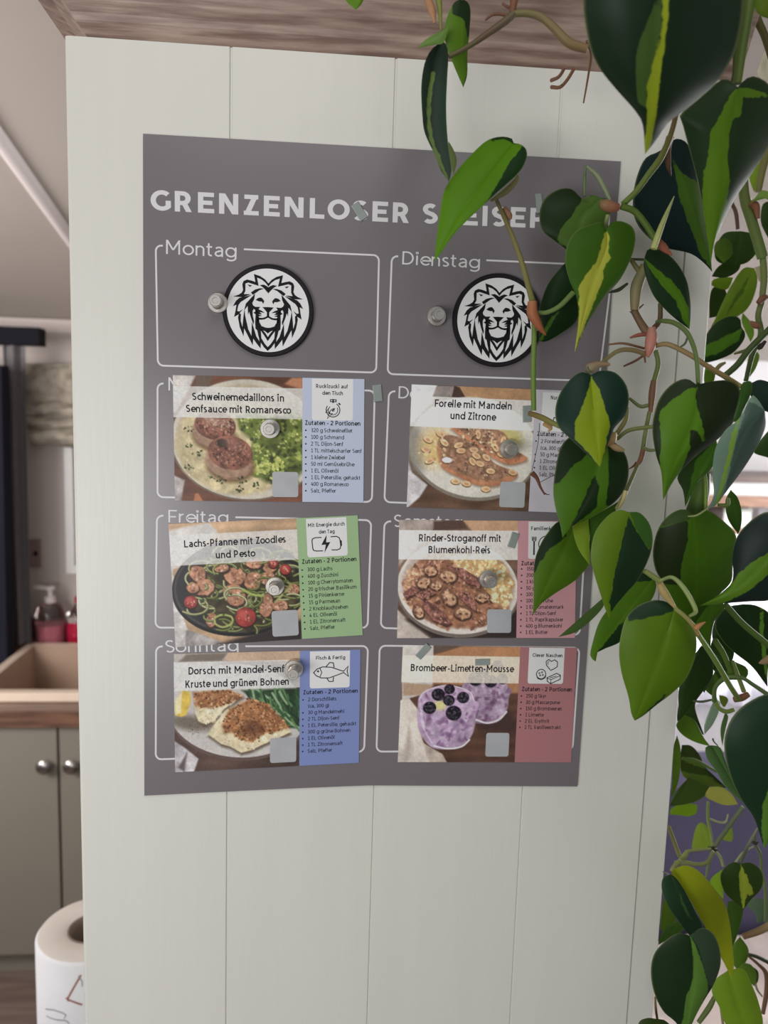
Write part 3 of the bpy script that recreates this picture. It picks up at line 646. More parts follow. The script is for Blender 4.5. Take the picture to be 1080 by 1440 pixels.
frame(mb, (220.7, 725), (522, 731.5), (517, 883), (218.6, 882.6), (230, 331)); frame(mb, (540.7, 733), (824, 738), (815, 893), (535.5, 883), (550, 660))
frame(mb, (219.5, 909), (517.5, 908.5), (512, 1057), (219, 1068), (229, 345)); frame(mb, (534, 908), (815, 911), (805, 1055), (529.4, 1057))
mb.build('day_boxes', M['ink_white'], po)

# ------------------------------------------------------------------ pictures printed on the recipe cards (drawn shape by shape)
class Pic:
    def __init__(s, corners, N=170, Mv=172, seed=0):
        u, v = np.meshgrid(np.linspace(0, 1, N), np.linspace(0, 1, Mv)); tl, tr, br, bl = [np.array(c, float) for c in corners]
        P = (tl * (1 - u)[..., None] + tr * u[..., None]) * (1 - v)[..., None] + (bl * (1 - u)[..., None] + br * u[..., None]) * v[..., None]
        s.X, s.Y = P[..., 0], P[..., 1]; s.u, s.v = u, v; s.I = np.zeros((Mv, N, 3)); s.r = np.random.RandomState(seed); s.N, s.Mv = N, Mv
    def noise(s, sc, oct=4):
        out = np.zeros_like(s.X); amp = 1; tot = 0
        for o in range(oct):
            g = s.r.rand(64, 64); x = s.X / sc * 2 ** o; y = s.Y / sc * 2 ** o; xi = np.floor(x).astype(int); yi = np.floor(y).astype(int)
            fx = x - xi; fy = y - yi; fx = fx * fx * (3 - 2 * fx); fy = fy * fy * (3 - 2 * fy); q = lambda a, b: g[a % 64, b % 64]
            out += amp * ((q(yi, xi) * (1 - fx) + q(yi, xi + 1) * fx) * (1 - fy) + (q(yi + 1, xi) * (1 - fx) + q(yi + 1, xi + 1) * fx) * fy); tot += amp; amp *= .55
        return out / tot - .5
    def put(s, m, c, tex=0.0):
        c = np.array(c, float)
        if tex is not None and np.ndim(tex): c = np.clip(c * (1 + tex[..., None]), 0, 255)
        s.I = s.I * (1 - m[..., None]) + c * m[..., None]
    def em(s, cx, cy, rx, ry, rot=0, soft=.06, wob=None):
        a = math.radians(rot); x = s.X - cx; y = s.Y - cy; p = (x * math.cos(a) + y * math.sin(a)) / rx; q = (-x * math.sin(a) + y * math.cos(a)) / ry
        d = np.sqrt(p * p + q * q)
        if wob is not None: d = d + wob
        return np.clip((1 - d) / soft + .5, 0, 1)
    def pm(s, pts, soft=6):
        P = np.array(pts, float); ins = np.zeros(s.X.shape, bool); D = np.full(s.X.shape, 1e9); n = len(P)
        for i in range(n):
            a, b = P[i], P[(i + 1) % n]; c = ((a[1] > s.Y) != (b[1] > s.Y)); dy = b[1] - a[1] if abs(b[1] - a[1]) > 1e-9 else 1e-9
            ins ^= c & (s.X < (b[0] - a[0]) * (s.Y - a[1]) / dy + a[0]); e = b - a; t = np.clip(((s.X - a[0]) * e[0] + (s.Y - a[1]) * e[1]) / (e @ e + 1e-9), 0, 1)
            D = np.minimum(D, np.hypot(s.X - a[0] - t * e[0], s.Y - a[1] - t * e[1]))
        return np.clip(np.where(ins, D, -D) / soft + .5, 0, 1)
    def sm(s, pts, soft=6): return s.pm(cr(list(pts) + [pts[0]], 6)[:-1], soft)
    def line(s, pts, w, c, soft=5, tex=0.0):
        P = cr(pts, 6); D = np.full(s.X.shape, 1e9)
        for a, b in zip(P[:-1], P[1:]):
            e = b - a; t = np.clip(((s.X - a[0]) * e[0] + (s.Y - a[1]) * e[1]) / (e @ e + 1e-9), 0, 1); D = np.minimum(D, np.hypot(s.X - a[0] - t * e[0], s.Y - a[1] - t * e[1]))
        s.put(np.clip((w / 2 - D) / soft + .5, 0, 1), c, tex)
    def dots(s, n, reg, size, cols, asp=(0.5, 1.0), alpha=1.0, soft=.35):
        ys, xs = np.where(reg > .5)
        if not len(ys): return
        for k in range(n):
            i = s.r.randint(len(ys)); cx, cy = s.X[ys[i], xs[i]], s.Y[ys[i], xs[i]]; r = size[0] + (size[1] - size[0]) * s.r.rand(); w = int(r / 5) + 3
            y0, y1, x0, x1 = max(0, ys[i] - w), ys[i] + w + 1, max(0, xs[i] - w), xs[i] + w + 1; a = s.r.rand() * math.pi; q = asp[0] + (asp[1] - asp[0]) * s.r.rand()
            x = s.X[y0:y1, x0:x1] - cx; y = s.Y[y0:y1, x0:x1] - cy; d = np.hypot((x * math.cos(a) + y * math.sin(a)) / r, (-x * math.sin(a) + y * math.cos(a)) / (r * q))
            m = (np.clip((1 - d) / soft + .5, 0, 1) * alpha)[..., None]; c = np.array(cols[s.r.randint(len(cols))], float) * (0.88 + .24 * s.r.rand())
            s.I[y0:y1, x0:x1] = s.I[y0:y1, x0:x1] * (1 - m) + c * m
    def strip(s, v0, v1, a=.80, c=(226, 225, 222)):
        m = ((s.v > v0) & (s.v < v1)).astype(float) * a; s.put(m, c)
    def data(s):
        I = s.I * (1 + .16 * s.noise(14, 3)[..., None]) ; g = I.mean(2, keepdims=True); return np.clip(g + (I - g) * .86 + s.r.normal(0, 2.5, I.shape), 0, 255)

def wood(p, c, c2):
    n = p.noise(420, 3) ; g = np.sin(p.Y / 16 + 6 * p.noise(300, 2)) * .06; p.put(np.ones_like(p.X), c, n * .7 + g); return p
def pic_pork():
    p = Pic(((18, 43), (1043, 62), (1043, 1055), (33, 1047)), seed=1); wood(p, (120, 72, 50), 0)
    p.put(p.pm([(0, 30), (200, 40), (130, 180), (40, 330), (0, 340)], 20), (205, 198, 192), p.noise(90) * .35)
    p.put(p.pm([(205, 40), (330, 48), (300, 150), (170, 170)], 20), (110, 88, 74))
    p.put(p.pm([(900, 110), (960, 60), (1050, 60), (1050, 160)], 20), (192, 128, 88))
    p.put(p.pm([(0, 830), (110, 880), (80, 1060), (0, 1060)], 15), (170, 160, 158), p.noise(60) * .8)
    p.put(p.pm([(190, 990), (215, 985), (260, 1060), (180, 1060)], 10), (190, 118, 74))
    p.put(p.em(600, 560, 605, 488, 4, .01), (120, 100, 84)); p.put(p.em(600, 555, 592, 478, 4, .015), (206, 196, 178), p.noise(200) * .2); p.put(p.em(590, 545, 545, 430, 3, .05), (188, 172, 142))
    sauce = p.em(520, 600, 480, 390, 6, .08, p.noise(120) * .15); p.put(sauce, (208, 190, 144), p.noise(70) * .5)
    p.dots(160, sauce, (4, 11), [(232, 216, 164), (200, 176, 112), (226, 205, 150)], alpha=.6)
    g = p.pm([(520, 370), (1050, 380), (1050, 800), (960, 900), (760, 900), (630, 810), (660, 690), (640, 560), (560, 480)], 40); p.put(g, (86, 100, 42), p.noise(70) * .9)
    for k in range(30):
        ys, xs = np.where(g > .6); i = p.r.randint(len(ys)); cx, cy = p.X[ys[i], xs[i]], p.Y[ys[i], xs[i]]; R_ = 45 + 35 * p.r.rand()
        m = p.em(cx, cy, R_, R_, 0, .3, p.noise(30) * .3); p.put(m, (112, 128, 52), p.noise(30) * .4); p.dots(16, p.em(cx - 8, cy - 14, R_ * .7, R_ * .6, 0), (7, 15), [(176, 186, 92), (150, 166, 74), (196, 200, 112)], asp=(.8, 1))
    p.dots(110, g, (8, 20), [(38, 46, 24), (52, 60, 28), (64, 74, 36)], alpha=.55); p.dots(60, p.em(780, 780, 130, 90), (9, 16), [(206, 210, 110), (176, 190, 84)], asp=(.8, 1))
    for (cx, cy, rx, ry, dy) in ((350, 440, 165, 115, 75), (470, 660, 180, 135, 80)):
        p.put(p.em(cx, cy + dy + 25, rx * 1.1, ry, 10, .25), (130, 100, 62)); p.put(p.em(cx - 6, cy + dy, rx, ry, 12, .08), (150, 112, 88), p.noise(40) * .5); p.put(p.em(cx - 20, cy + dy - 20, rx, ry, 12, .08), (172, 134, 108), p.noise(40) * .4)
        t = p.em(cx, cy, rx, ry, 12, .06); p.put(t, (136, 84, 66), p.noise(60) * 1.0); p.dots(170, p.em(cx, cy, rx * .86, ry * .84, 12), (4, 12), [(176, 116, 92), (86, 48, 38), (60, 36, 32), (196, 146, 116), (142, 80, 62)], alpha=.7)
    p.put(p.em(400, 580, 45, 35, 0, .5), (66, 50, 42)); p.dots(45, p.em(370, 420, 130, 60), (4, 9), [(220, 192, 168)], alpha=.6); p.dots(40, p.em(470, 640, 150, 100), (3, 8), [(204, 156, 128)], alpha=.5); p.put(p.em(330, 400, 90, 40, 20, .9) * .45, (200, 168, 150)); p.put(p.em(500, 590, 90, 40, 20, .9) * .35, (190, 140, 120))
    for (cx, cy) in ((210, 660), (140, 470), (400, 885), (540, 950), (690, 920), (150, 590), (340, 850), (560, 880), (150, 770)): p.dots(10, p.em(cx, cy, 42, 28), (5, 11), [(62, 76, 34), (84, 96, 46), (50, 60, 30)])
    p.strip(.087, .332); return p
def pic_trout():
    p = Pic(((103, 58), (1065, 98), (1035, 1078), (70, 1040)), seed=2); wood(p, (104, 76, 58), 0)
    p.put(p.pm([(440, 60), (1080, 80), (1080, 190), (520, 170)], 15), (172, 130, 92), p.noise(200) * .4); p.put(p.pm([(60, 40), (300, 60), (260, 200), (110, 360), (60, 360)], 20), (222, 222, 226), p.noise(100) * .3)
    p.put(p.pm([(300, 70), (430, 70), (420, 160), (260, 160)], 10), (134, 122, 118), p.noise(60) * .4); p.put(p.pm([(430, 75), (470, 80), (520, 165), (410, 160)], 8), (70, 50, 42))
    p.put(p.pm([(60, 600), (110, 760), (230, 860), (170, 960), (60, 1060)], 14), (196, 192, 192), p.noise(70) * .5)
    p.put(p.em(590, 575, 510, 412, 12, .01), (122, 112, 98)); p.put(p.em(590, 560, 500, 398, 12, .02), (196, 192, 180), p.noise(220) * .2); p.put(p.em(605, 555, 430, 330, 12, .3), (206, 200, 186))
    p.put(p.em(140, 560, 70, 200, -8, .8), (140, 134, 122)); p.put(p.em(290, 560, 120, 150, 0, .9), (206, 176, 112)); p.put(p.em(860, 470, 110, 70, 20, .8), (190, 176, 110))
    for pts, cs in (([(400, 400), (620, 395), (820, 440), (880, 560), (1010, 640), (960, 680), (850, 690), (740, 640), (620, 560), (500, 480)], 0), ([(300, 560), (330, 470), (450, 470), (640, 560), (760, 690), (930, 760), (900, 820), (760, 870), (620, 860), (460, 790), (340, 710)], 1)):
        m = p.sm(pts, 14); p.put(p.sm([(a + 4, b + 16) for a, b in pts], 26) * .7, (112, 82, 58)); m = p.sm(pts, 12); p.put(m, (186, 120, 84), p.noise(60) * .6); sk_ = p.pm([(a, b - 34) for a, b in pts], 30) * m; p.put(sk_ * .75, (134, 104, 82), p.noise(28) * 1.1)
        p.dots(110, sk_, (3, 9), [(70, 56, 48), (150, 122, 98), (64, 56, 50), (196, 168, 138), (206, 184, 156), (172, 128, 98)], alpha=.75); p.dots(60, m, (4, 10), [(200, 140, 100), (150, 84, 54)], alpha=.5)
    for (x, y, a) in ((330, 450, 20), (230, 495, 30), (360, 520, 40), (215, 575, 20), (470, 540, -20), (490, 585, 0), (590, 578, 10), (380, 660, 5), (245, 665, -20), (740, 520, 70), (820, 505, 100), (620, 455, 80), (580, 670, 60), (640, 690, 20), (690, 640, 40), (725, 750, 10), (900, 760, 15), (450, 832, 10), (535, 850, 15), (690, 895, 5), (800, 610, 40), (760, 560, 60), (610, 625, 30)):
        p.put(p.em(x, y + 6, 40, 25, a, .2), (110, 74, 48)); p.put(p.em(x, y, 37, 22, a, .15), (216, 178, 134), p.noise(40) * .3); p.put(p.em(x + 3, y + 2, 20, 10, a, .6), (190, 140, 96))
    p.put(p.em(382, 660, 40, 22, 5, .2), (232, 224, 220)); p.dots(50, p.em(270, 560, 110, 170), (5, 14), [(224, 188, 140), (196, 140, 92), (236, 214, 180)], alpha=.8); p.dots(40, p.em(640, 500, 160, 80, 25), (5, 12), [(226, 196, 156), (90, 70, 50)])
    p.strip(.092, .335); return p
def pic_zoodles():
    p = Pic(((10, 35), (1030, 0), (1075, 960), (65, 1020)), seed=3); wood(p, (206, 166, 126), 0)
    p.put(p.pm([(0, 90), (130, 60), (330, 30), (400, 100), (120, 360), (0, 420)], 20), (218, 212, 206), p.noise(110) * .3)
    p.put(p.pm([(30, 340), (100, 700), (170, 900), (170, 1030), (60, 1030)], 12), (214, 208, 204), p.noise(60) * .5); p.put(p.pm([(150, 880), (260, 910), (400, 970), (520, 1030), (140, 1040)], 12), (168, 160, 156), p.noise(60) * .7)
    p.put(p.pm([(400, 1000), (1080, 800), (1080, 1030), (380, 1030)], 30), (54, 46, 44)); 
    p.put(p.em(575, 545, 540, 390, -4, .01), (26, 25, 28)); p.put(p.em(580, 535, 528, 372, -4, .012), (70, 66, 68)); p.put(p.em(582, 528, 512, 358, -4, .02), (38, 36, 40), p.noise(200) * .4)
    food = p.em(610, 560, 445, 330, 0, .05, p.noise(90) * .25); p.put(food, (66, 56, 34), p.noise(60) * 1.2)
    def swirl(n):
        for k in range(n):
            ys, xs = np.where(food > .6); i = p.r.randint(len(ys)); cx, cy = p.X[ys[i], xs[i]], p.Y[ys[i], xs[i]]; R_ = 35 + 85 * p.r.rand(); a0 = p.r.rand() * 6.28; sp = 1.2 + 3.2 * p.r.rand()
            pts = [(cx + R_ * (1 + .25 * t) * math.cos(a0 + sp * t), cy + R_ * .7 * math.sin(a0 + sp * t)) for t in np.linspace(0, 1, 7)]; c = [(164, 172, 96), (186, 190, 122), (126, 138, 66), (202, 204, 146), (146, 156, 84)][p.r.randint(5)]
            p.line(pts, 18, tuple(x * .45 for x in c), 8); p.line([(a - 2, b - 3) for a, b in pts], 10, c, 6)
    swirl(75)
    for (x, y, rx, ry, a) in ((240, 430, 70, 60, 60), (290, 540, 80, 62, -20), (540, 450, 85, 70, 10), (530, 600, 95, 80, 30), (430, 380, 60, 40, 0), (680, 490, 65, 75, 20), (820, 370, 60, 55, 0), (800, 470, 62, 50, -30), (790, 690, 52, 95, 10), (200, 540, 50, 40, 0), (900, 690, 60, 45, 0), (690, 350, 70, 40, 0), (350, 800, 40, 60, 20), (1000, 560, 50, 45, 0)):
        p.put(p.em(x + 6, y + 14, rx * 1.1, ry * 1.1, a, .2), (58, 40, 28)); p.put(p.em(x, y, rx, ry, a, .12, p.noise(40) * .4), (192, 132, 98), p.noise(45) * .7); p.dots(26, p.em(x, y, rx * .8, ry * .8, a), (4, 13), [(222, 172, 140), (142, 84, 58), (232, 196, 168), (120, 74, 52)], alpha=.7)
    swirl(20)
    for (x, y, r_) in ((620, 780, 82), (940, 400, 44), (185, 655, 52), (840, 350, 40)):
        p.put(p.em(x + 4, y + 8, r_ * 1.08, r_ * 1.05, 0, .15), (60, 24, 20)); p.put(p.em(x, y, r_, r_ * .94, 0, .08), (160, 52, 46), p.noise(50) * .7); p.put(p.em(x - r_ * .2, y - r_ * .25, r_ * .5, r_ * .4, 0, .9), (204, 84, 74)); p.dots(8, p.em(x, y, r_ * .7, r_ * .6), (4, 8), [(236, 170, 150)])
    p.line([(380, 780), (440, 760), (510, 780), (510, 830), (440, 860), (380, 830), (380, 780)], 16, (170, 180, 96)); p.line([(860, 660), (920, 600), (980, 540), (960, 500)], 16, (178, 186, 104)); p.line([(600, 560), (680, 600), (760, 610)], 18, (164, 180, 84))
    p.dots(25, food, (8, 16), [(44, 70, 34), (60, 88, 40)], alpha=.8); p.strip(.09, .335); return p
def pic_stroganoff():
    p = Pic(((60, 62), (1008, 66), (985, 1003), (45, 1000)), seed=4); wood(p, (112, 84, 68), 0)
    p.put(p.pm([(560, 60), (1010, 60), (1010, 150), (640, 150)], 15), (188, 146, 112), p.noise(160) * .3); p.put(p.pm([(40, 40), (400, 60), (300, 160), (60, 420)], 20), (164, 148, 138), p.noise(80) * .5); p.put(p.pm([(330, 70), (560, 65), (600, 130), (330, 150)], 20), (84, 62, 54))
    p.put(p.pm([(40, 760), (130, 860), (320, 1010), (30, 1010)], 15), (186, 172, 160), p.noise(80) * .5); p.put(p.pm([(110, 850), (1000, 780), (1000, 1010), (330, 1010)], 40), (50, 40, 38))
    p.put(p.em(525, 610, 490, 388, 6, .01), (110, 98, 90)); p.put(p.em(525, 595, 480, 374, 6, .015), (206, 196, 186), p.noise(200) * .2); p.put(p.em(528, 585, 450, 345, 6, .05), (180, 162, 148))
    food = p.em(530, 600, 425, 330, 8, .06, p.noise(80) * .22); p.put(food, (146, 98, 72), p.noise(60) * .8)
    rice = p.pm([(420, 330), (800, 340), (960, 470), (1000, 620), (900, 770), (780, 700), (720, 560), (560, 470)], 30) * food; p.put(rice, (196, 158, 104), p.noise(50) * .5)
    p.dots(300, rice, (7, 16), [(232, 204, 152), (216, 182, 128), (180, 138, 84), (242, 220, 176)], asp=(.6, 1), alpha=.9); p.dots(120, p.pm([(100, 480), (330, 370), (420, 380), (200, 560), (160, 760), (100, 700)], 20), (8, 17), [(222, 180, 140), (198, 148, 110)], alpha=.85)
    p.dots(240, food * (1 - rice), (8, 22), [(176, 122, 92), (112, 72, 54), (196, 144, 112), (92, 58, 46), (150, 98, 74)], asp=(.4, .9), alpha=.85)
    for pts in ([(240, 690), (330, 720), (420, 800), (470, 880), (430, 900), (330, 860), (250, 760)], [(540, 620), (600, 640), (660, 720), (665, 785), (600, 740), (545, 680)], [(90, 640), (190, 560), (240, 600), (180, 650), (110, 680)], [(430, 430), (560, 440), (690, 520), (700, 590), (600, 560), (500, 480)], [(190, 650), (290, 610), (350, 640), (250, 690)], [(230, 440), (310, 390), (350, 420), (260, 470)]):
        p.put(p.pm([(a + 8, b + 14) for a, b in pts], 16), (64, 38, 32)); m = p.pm(pts, 8); p.put(m, (132, 84, 74), p.noise(24) * 1.3); p.dots(55, m, (3, 8), [(186, 130, 118), (92, 48, 44)], asp=(.3, .6), alpha=.8)
    for (x, y, a, s_) in ((440, 500, 10, 1), (250, 545, -30, .9), (450, 670, 60, 1.1), (715, 665, 0, .85), (300, 455, 20, .8), (560, 790, 10, 1), (350, 575, 0, .7), (210, 780, 70, .8)):
        w1 = p.noise(70) * .5; p.put(p.em(x + 4, y + 12, 76 * s_, 62 * s_, a, .2, w1), (70, 46, 36)); p.put(p.em(x, y, 70 * s_, 54 * s_, a, .12, w1), (122, 84, 64), p.noise(30) * .6); p.put(p.em(x + 6, y + 8, 58 * s_, 38 * s_, a, .2, w1), (196, 154, 120), p.noise(24) * .7); p.put(p.em(x + 8, y + 26 * s_, 16 * s_, 38 * s_, a + 10, .4, w1), (186, 138, 104), p.noise(30) * .5); p.put(p.em(x - 20 * s_, y + 16, 16 * s_, 10 * s_, a, .6), (96, 62, 48)); p.put(p.em(x + 32 * s_, y + 18, 14 * s_, 9 * s_, a, .6), (104, 68, 52)); p.dots(14, p.em(x, y, 66 * s_, 52 * s_, a), (4, 10), [(150, 104, 78), (104, 68, 52), (206, 170, 136)], alpha=.7)
    p.dots(150, food * (1 - rice), (5, 14), [(182, 130, 100), (124, 82, 62), (206, 160, 126)], asp=(.4, .9), alpha=.7)
    p.strip(.085, .328); return p
def pic_cod():
    p = Pic(((20, 50), (1028, 28), (1028, 945), (36, 1000)), seed=5); wood(p, (92, 70, 62), 0)
    p.put(p.pm([(440, 40), (1030, 20), (1030, 110), (420, 110)], 12), (206, 172, 142), p.noise(200) * .2); p.put(p.pm([(20, 50), (460, 40), (420, 110), (20, 330)], 14), (190, 182, 174), p.noise(120) * .3); p.put(p.pm([(120, 56), (450, 44), (400, 108), (60, 118)], 20), (126, 110, 98))
    p.put(p.pm([(20, 740), (110, 800), (220, 890), (180, 1010), (20, 1010)], 14), (200, 194, 196), p.noise(60) * .6); p.put(p.pm([(60, 960), (130, 840), (110, 1000)], 20), (104, 92, 92))
    p.put(p.em(535, 520, 560, 385, 4, .01), (106, 84, 78)); p.put(p.em(535, 505, 552, 372, 4, .012), (206, 200, 196), p.noise(240) * .15); p.put(p.em(540, 490, 480, 310, 4, .5), (194, 188, 182)); p.put(p.em(150, 600, 200, 60, 8, .9), (122, 110, 96))
    beans = p.pm([(560, 340), (1030, 320), (1030, 640), (930, 640), (800, 480), (640, 400)], 20); p.put(beans, (44, 72, 46), p.noise(50) * .8)
    for k in range(80):
        x = 580 + 460 * p.r.rand(); y = 320 + 300 * p.r.rand(); a = .5 + 1.2 * p.r.rand(); L = 60 + 110 * p.r.rand(); c = [(74, 116, 66), (98, 142, 86), (52, 92, 54), (36, 60, 40), (150, 178, 134)][p.r.randint(5)]
        if beans[min(p.Mv - 1, max(0, int((y - 40) / 950 * p.Mv))), min(p.N - 1, int((x - 25) / 1003 * p.N))] > .5: p.line([(x - L * math.cos(a) / 2, y - L * math.sin(a) / 2), (x, y + 6), (x + L * math.cos(a) / 2, y + L * math.sin(a) / 2)], 17, c, 10)
    p.put(p.pm([(35, 440), (90, 340), (150, 350), (160, 430), (120, 540), (80, 552), (35, 540)], 8), (226, 190, 70), p.noise(60) * .25); p.put(p.pm([(35, 420), (90, 345), (80, 520), (40, 535)], 14), (240, 226, 170))
    for pts, crust, cx in (([(180, 360), (440, 330), (580, 380), (430, 480), (350, 580), (280, 612), (220, 590), (190, 520)], [(165, 350), (460, 330), (590, 390), (420, 460), (300, 490), (200, 470)], 0), ([(290, 690), (360, 590), (430, 500), (620, 410), (780, 460), (880, 560), (960, 670), (860, 720), (740, 770), (640, 820), (560, 840), (470, 790), (400, 770)], [(400, 620), (460, 490), (620, 400), (780, 450), (890, 560), (950, 640), (830, 680), (740, 690), (640, 760), (560, 740), (480, 680), (420, 690)], 1)):
        p.put(p.pm([(a + 4, b + 22) for a, b in pts], 26), (110, 92, 76)); m = p.pm(pts, 10); p.put(m, (226, 210, 170), p.noise(60) * .3); p.dots(60, m, (10, 26), [(240, 230, 200), (212, 192, 146), (236, 222, 184)], alpha=.6)
        c = p.pm(crust, 30); c = c * np.clip(.5 + (c - .5) + p.noise(30) * .8, 0, 1); p.put(c, (164, 106, 62), p.noise(40) * .8); p.dots(420 if cx else 190, p.pm(crust, 2), (4, 12), [(198, 140, 88), (132, 78, 44), (216, 164, 110), (104, 58, 36), (178, 116, 68)], alpha=.9); 
        p.dots(60 if cx else 40, m, (3, 7), [(150, 96, 56), (90, 60, 38)], alpha=.8)
    p.put(p.em(650, 640, 80, 70, 0, .9) * .6, (92, 50, 34)); p.dots(26, p.em(220, 640, 90, 60), (3, 6), [(70, 60, 50)]); p.strip(.075, .315); return p
def pic_mousse():
    p = Pic(((68, 20), (1062, 36), (1015, 1002), (25, 998)), seed=6); wood(p, (94, 62, 48), 0)
    p.put(p.pm([(330, 100), (560, 30), (1070, 30), (1070, 420), (960, 420), (700, 360), (320, 340)], 20), (176, 122, 82), p.noise(220) * .35); p.put(p.pm([(330, 20), (560, 28), (330, 92)], 8), (96, 76, 66)); p.put(p.pm([(60, 10), (325, 20), (320, 340), (250, 420), (60, 480)], 12), (196, 190, 182), p.noise(120) * .3); p.put(p.pm([(70, 330), (330, 350), (250, 430), (70, 440)], 14), (168, 138, 112))
    p.put(p.pm([(20, 480), (120, 460), (200, 560), (230, 800), (300, 1005), (20, 1005)], 12), (206, 194, 182), p.noise(120) * .35); p.put(p.pm([(60, 990), (120, 700), (150, 880), (100, 1000)], 40), (170, 156, 144)); p.put(p.pm([(230, 830), (400, 930), (440, 1005), (290, 1005)], 12), (176, 160, 146), p.noise(60) * .4)
    p.put(p.pm([(680, 640), (960, 560), (1060, 700), (1030, 760), (720, 740)], 60), (66, 46, 42))
    def jar(cx, top, rx, ry, bot, c, cc):
        hh = bot - top; q_ = [(cx - rx, top), (cx + rx, top), (cx + rx * 1.04, top + hh * .3), (cx + rx * .98, top + hh * .6), (cx + rx * .74, bot - hh * .14), (cx + rx * .36, bot), (cx - rx * .36, bot), (cx - rx * .74, bot - hh * .14), (cx - rx * .98, top + hh * .6), (cx - rx * 1.04, top + hh * .3)]
        p.put(p.sm(q_, 10), c, p.noise(110) * .5)
        body = p.sm([(x_ * .92 + cx * .08, y_ * .92 + (top + hh * .45) * .08) for x_, y_ in q_], 10); p.dots(120, body, (8, 34), cc, asp=(.3, .9), alpha=.55, soft=.9)
        p.put(p.em(cx, top, rx, ry, 0, .04), tuple(x * 1.05 for x in c), p.noise(50) * .35); p.dots(50, p.em(cx, top, rx * .9, ry * .85), (10, 26), cc, asp=(.3, .8), alpha=.5, soft=.8)
    def berry(x, y, r_):
        p.put(p.em(x, y, r_ * 1.08, r_, 0, .12), (26, 20, 30)); p.dots(38, p.em(x, y, r_ * .92, r_ * .85), (6, 9), [(48, 42, 54), (22, 18, 28), (74, 68, 80)], asp=(.8, 1))
    jar(760, 370, 195, 80, 670, (146, 124, 146), [(116, 78, 116), (196, 176, 200), (92, 50, 84), (176, 150, 176)]); p.line([(680, 640), (780, 668), (880, 640), (945, 575)], 14, (206, 198, 202))
    for b in ((680, 300, 58), (810, 320, 52), (910, 300, 46), (870, 190, 44), (750, 250, 40)): berry(*b)
    jar(435, 480, 238, 125, 885, (172, 146, 174), [(132, 92, 138), (200, 182, 202), (104, 62, 108), (186, 160, 188), (96, 60, 96)]); p.line([(205, 470), (260, 400), (440, 352), (620, 400), (668, 480)], 6, (214, 204, 214)); p.line([(330, 860), (440, 884), (560, 868), (630, 810)], 12, (222, 214, 222)); p.put(p.em(380, 520, 50, 40, 0, .8), (206, 196, 130))
    for b in ((365, 430, 52), (460, 385, 42), (455, 478, 46), (575, 455, 48), (292, 540, 52), (495, 585, 62)): berry(*b)
    p.put(p.pm([(205, 500), (220, 500), (260, 740), (330, 850), (300, 830), (225, 700)], 10) * .5, (226, 214, 230)); p.strip(.082, .314, .80, (224, 216, 200)); return p

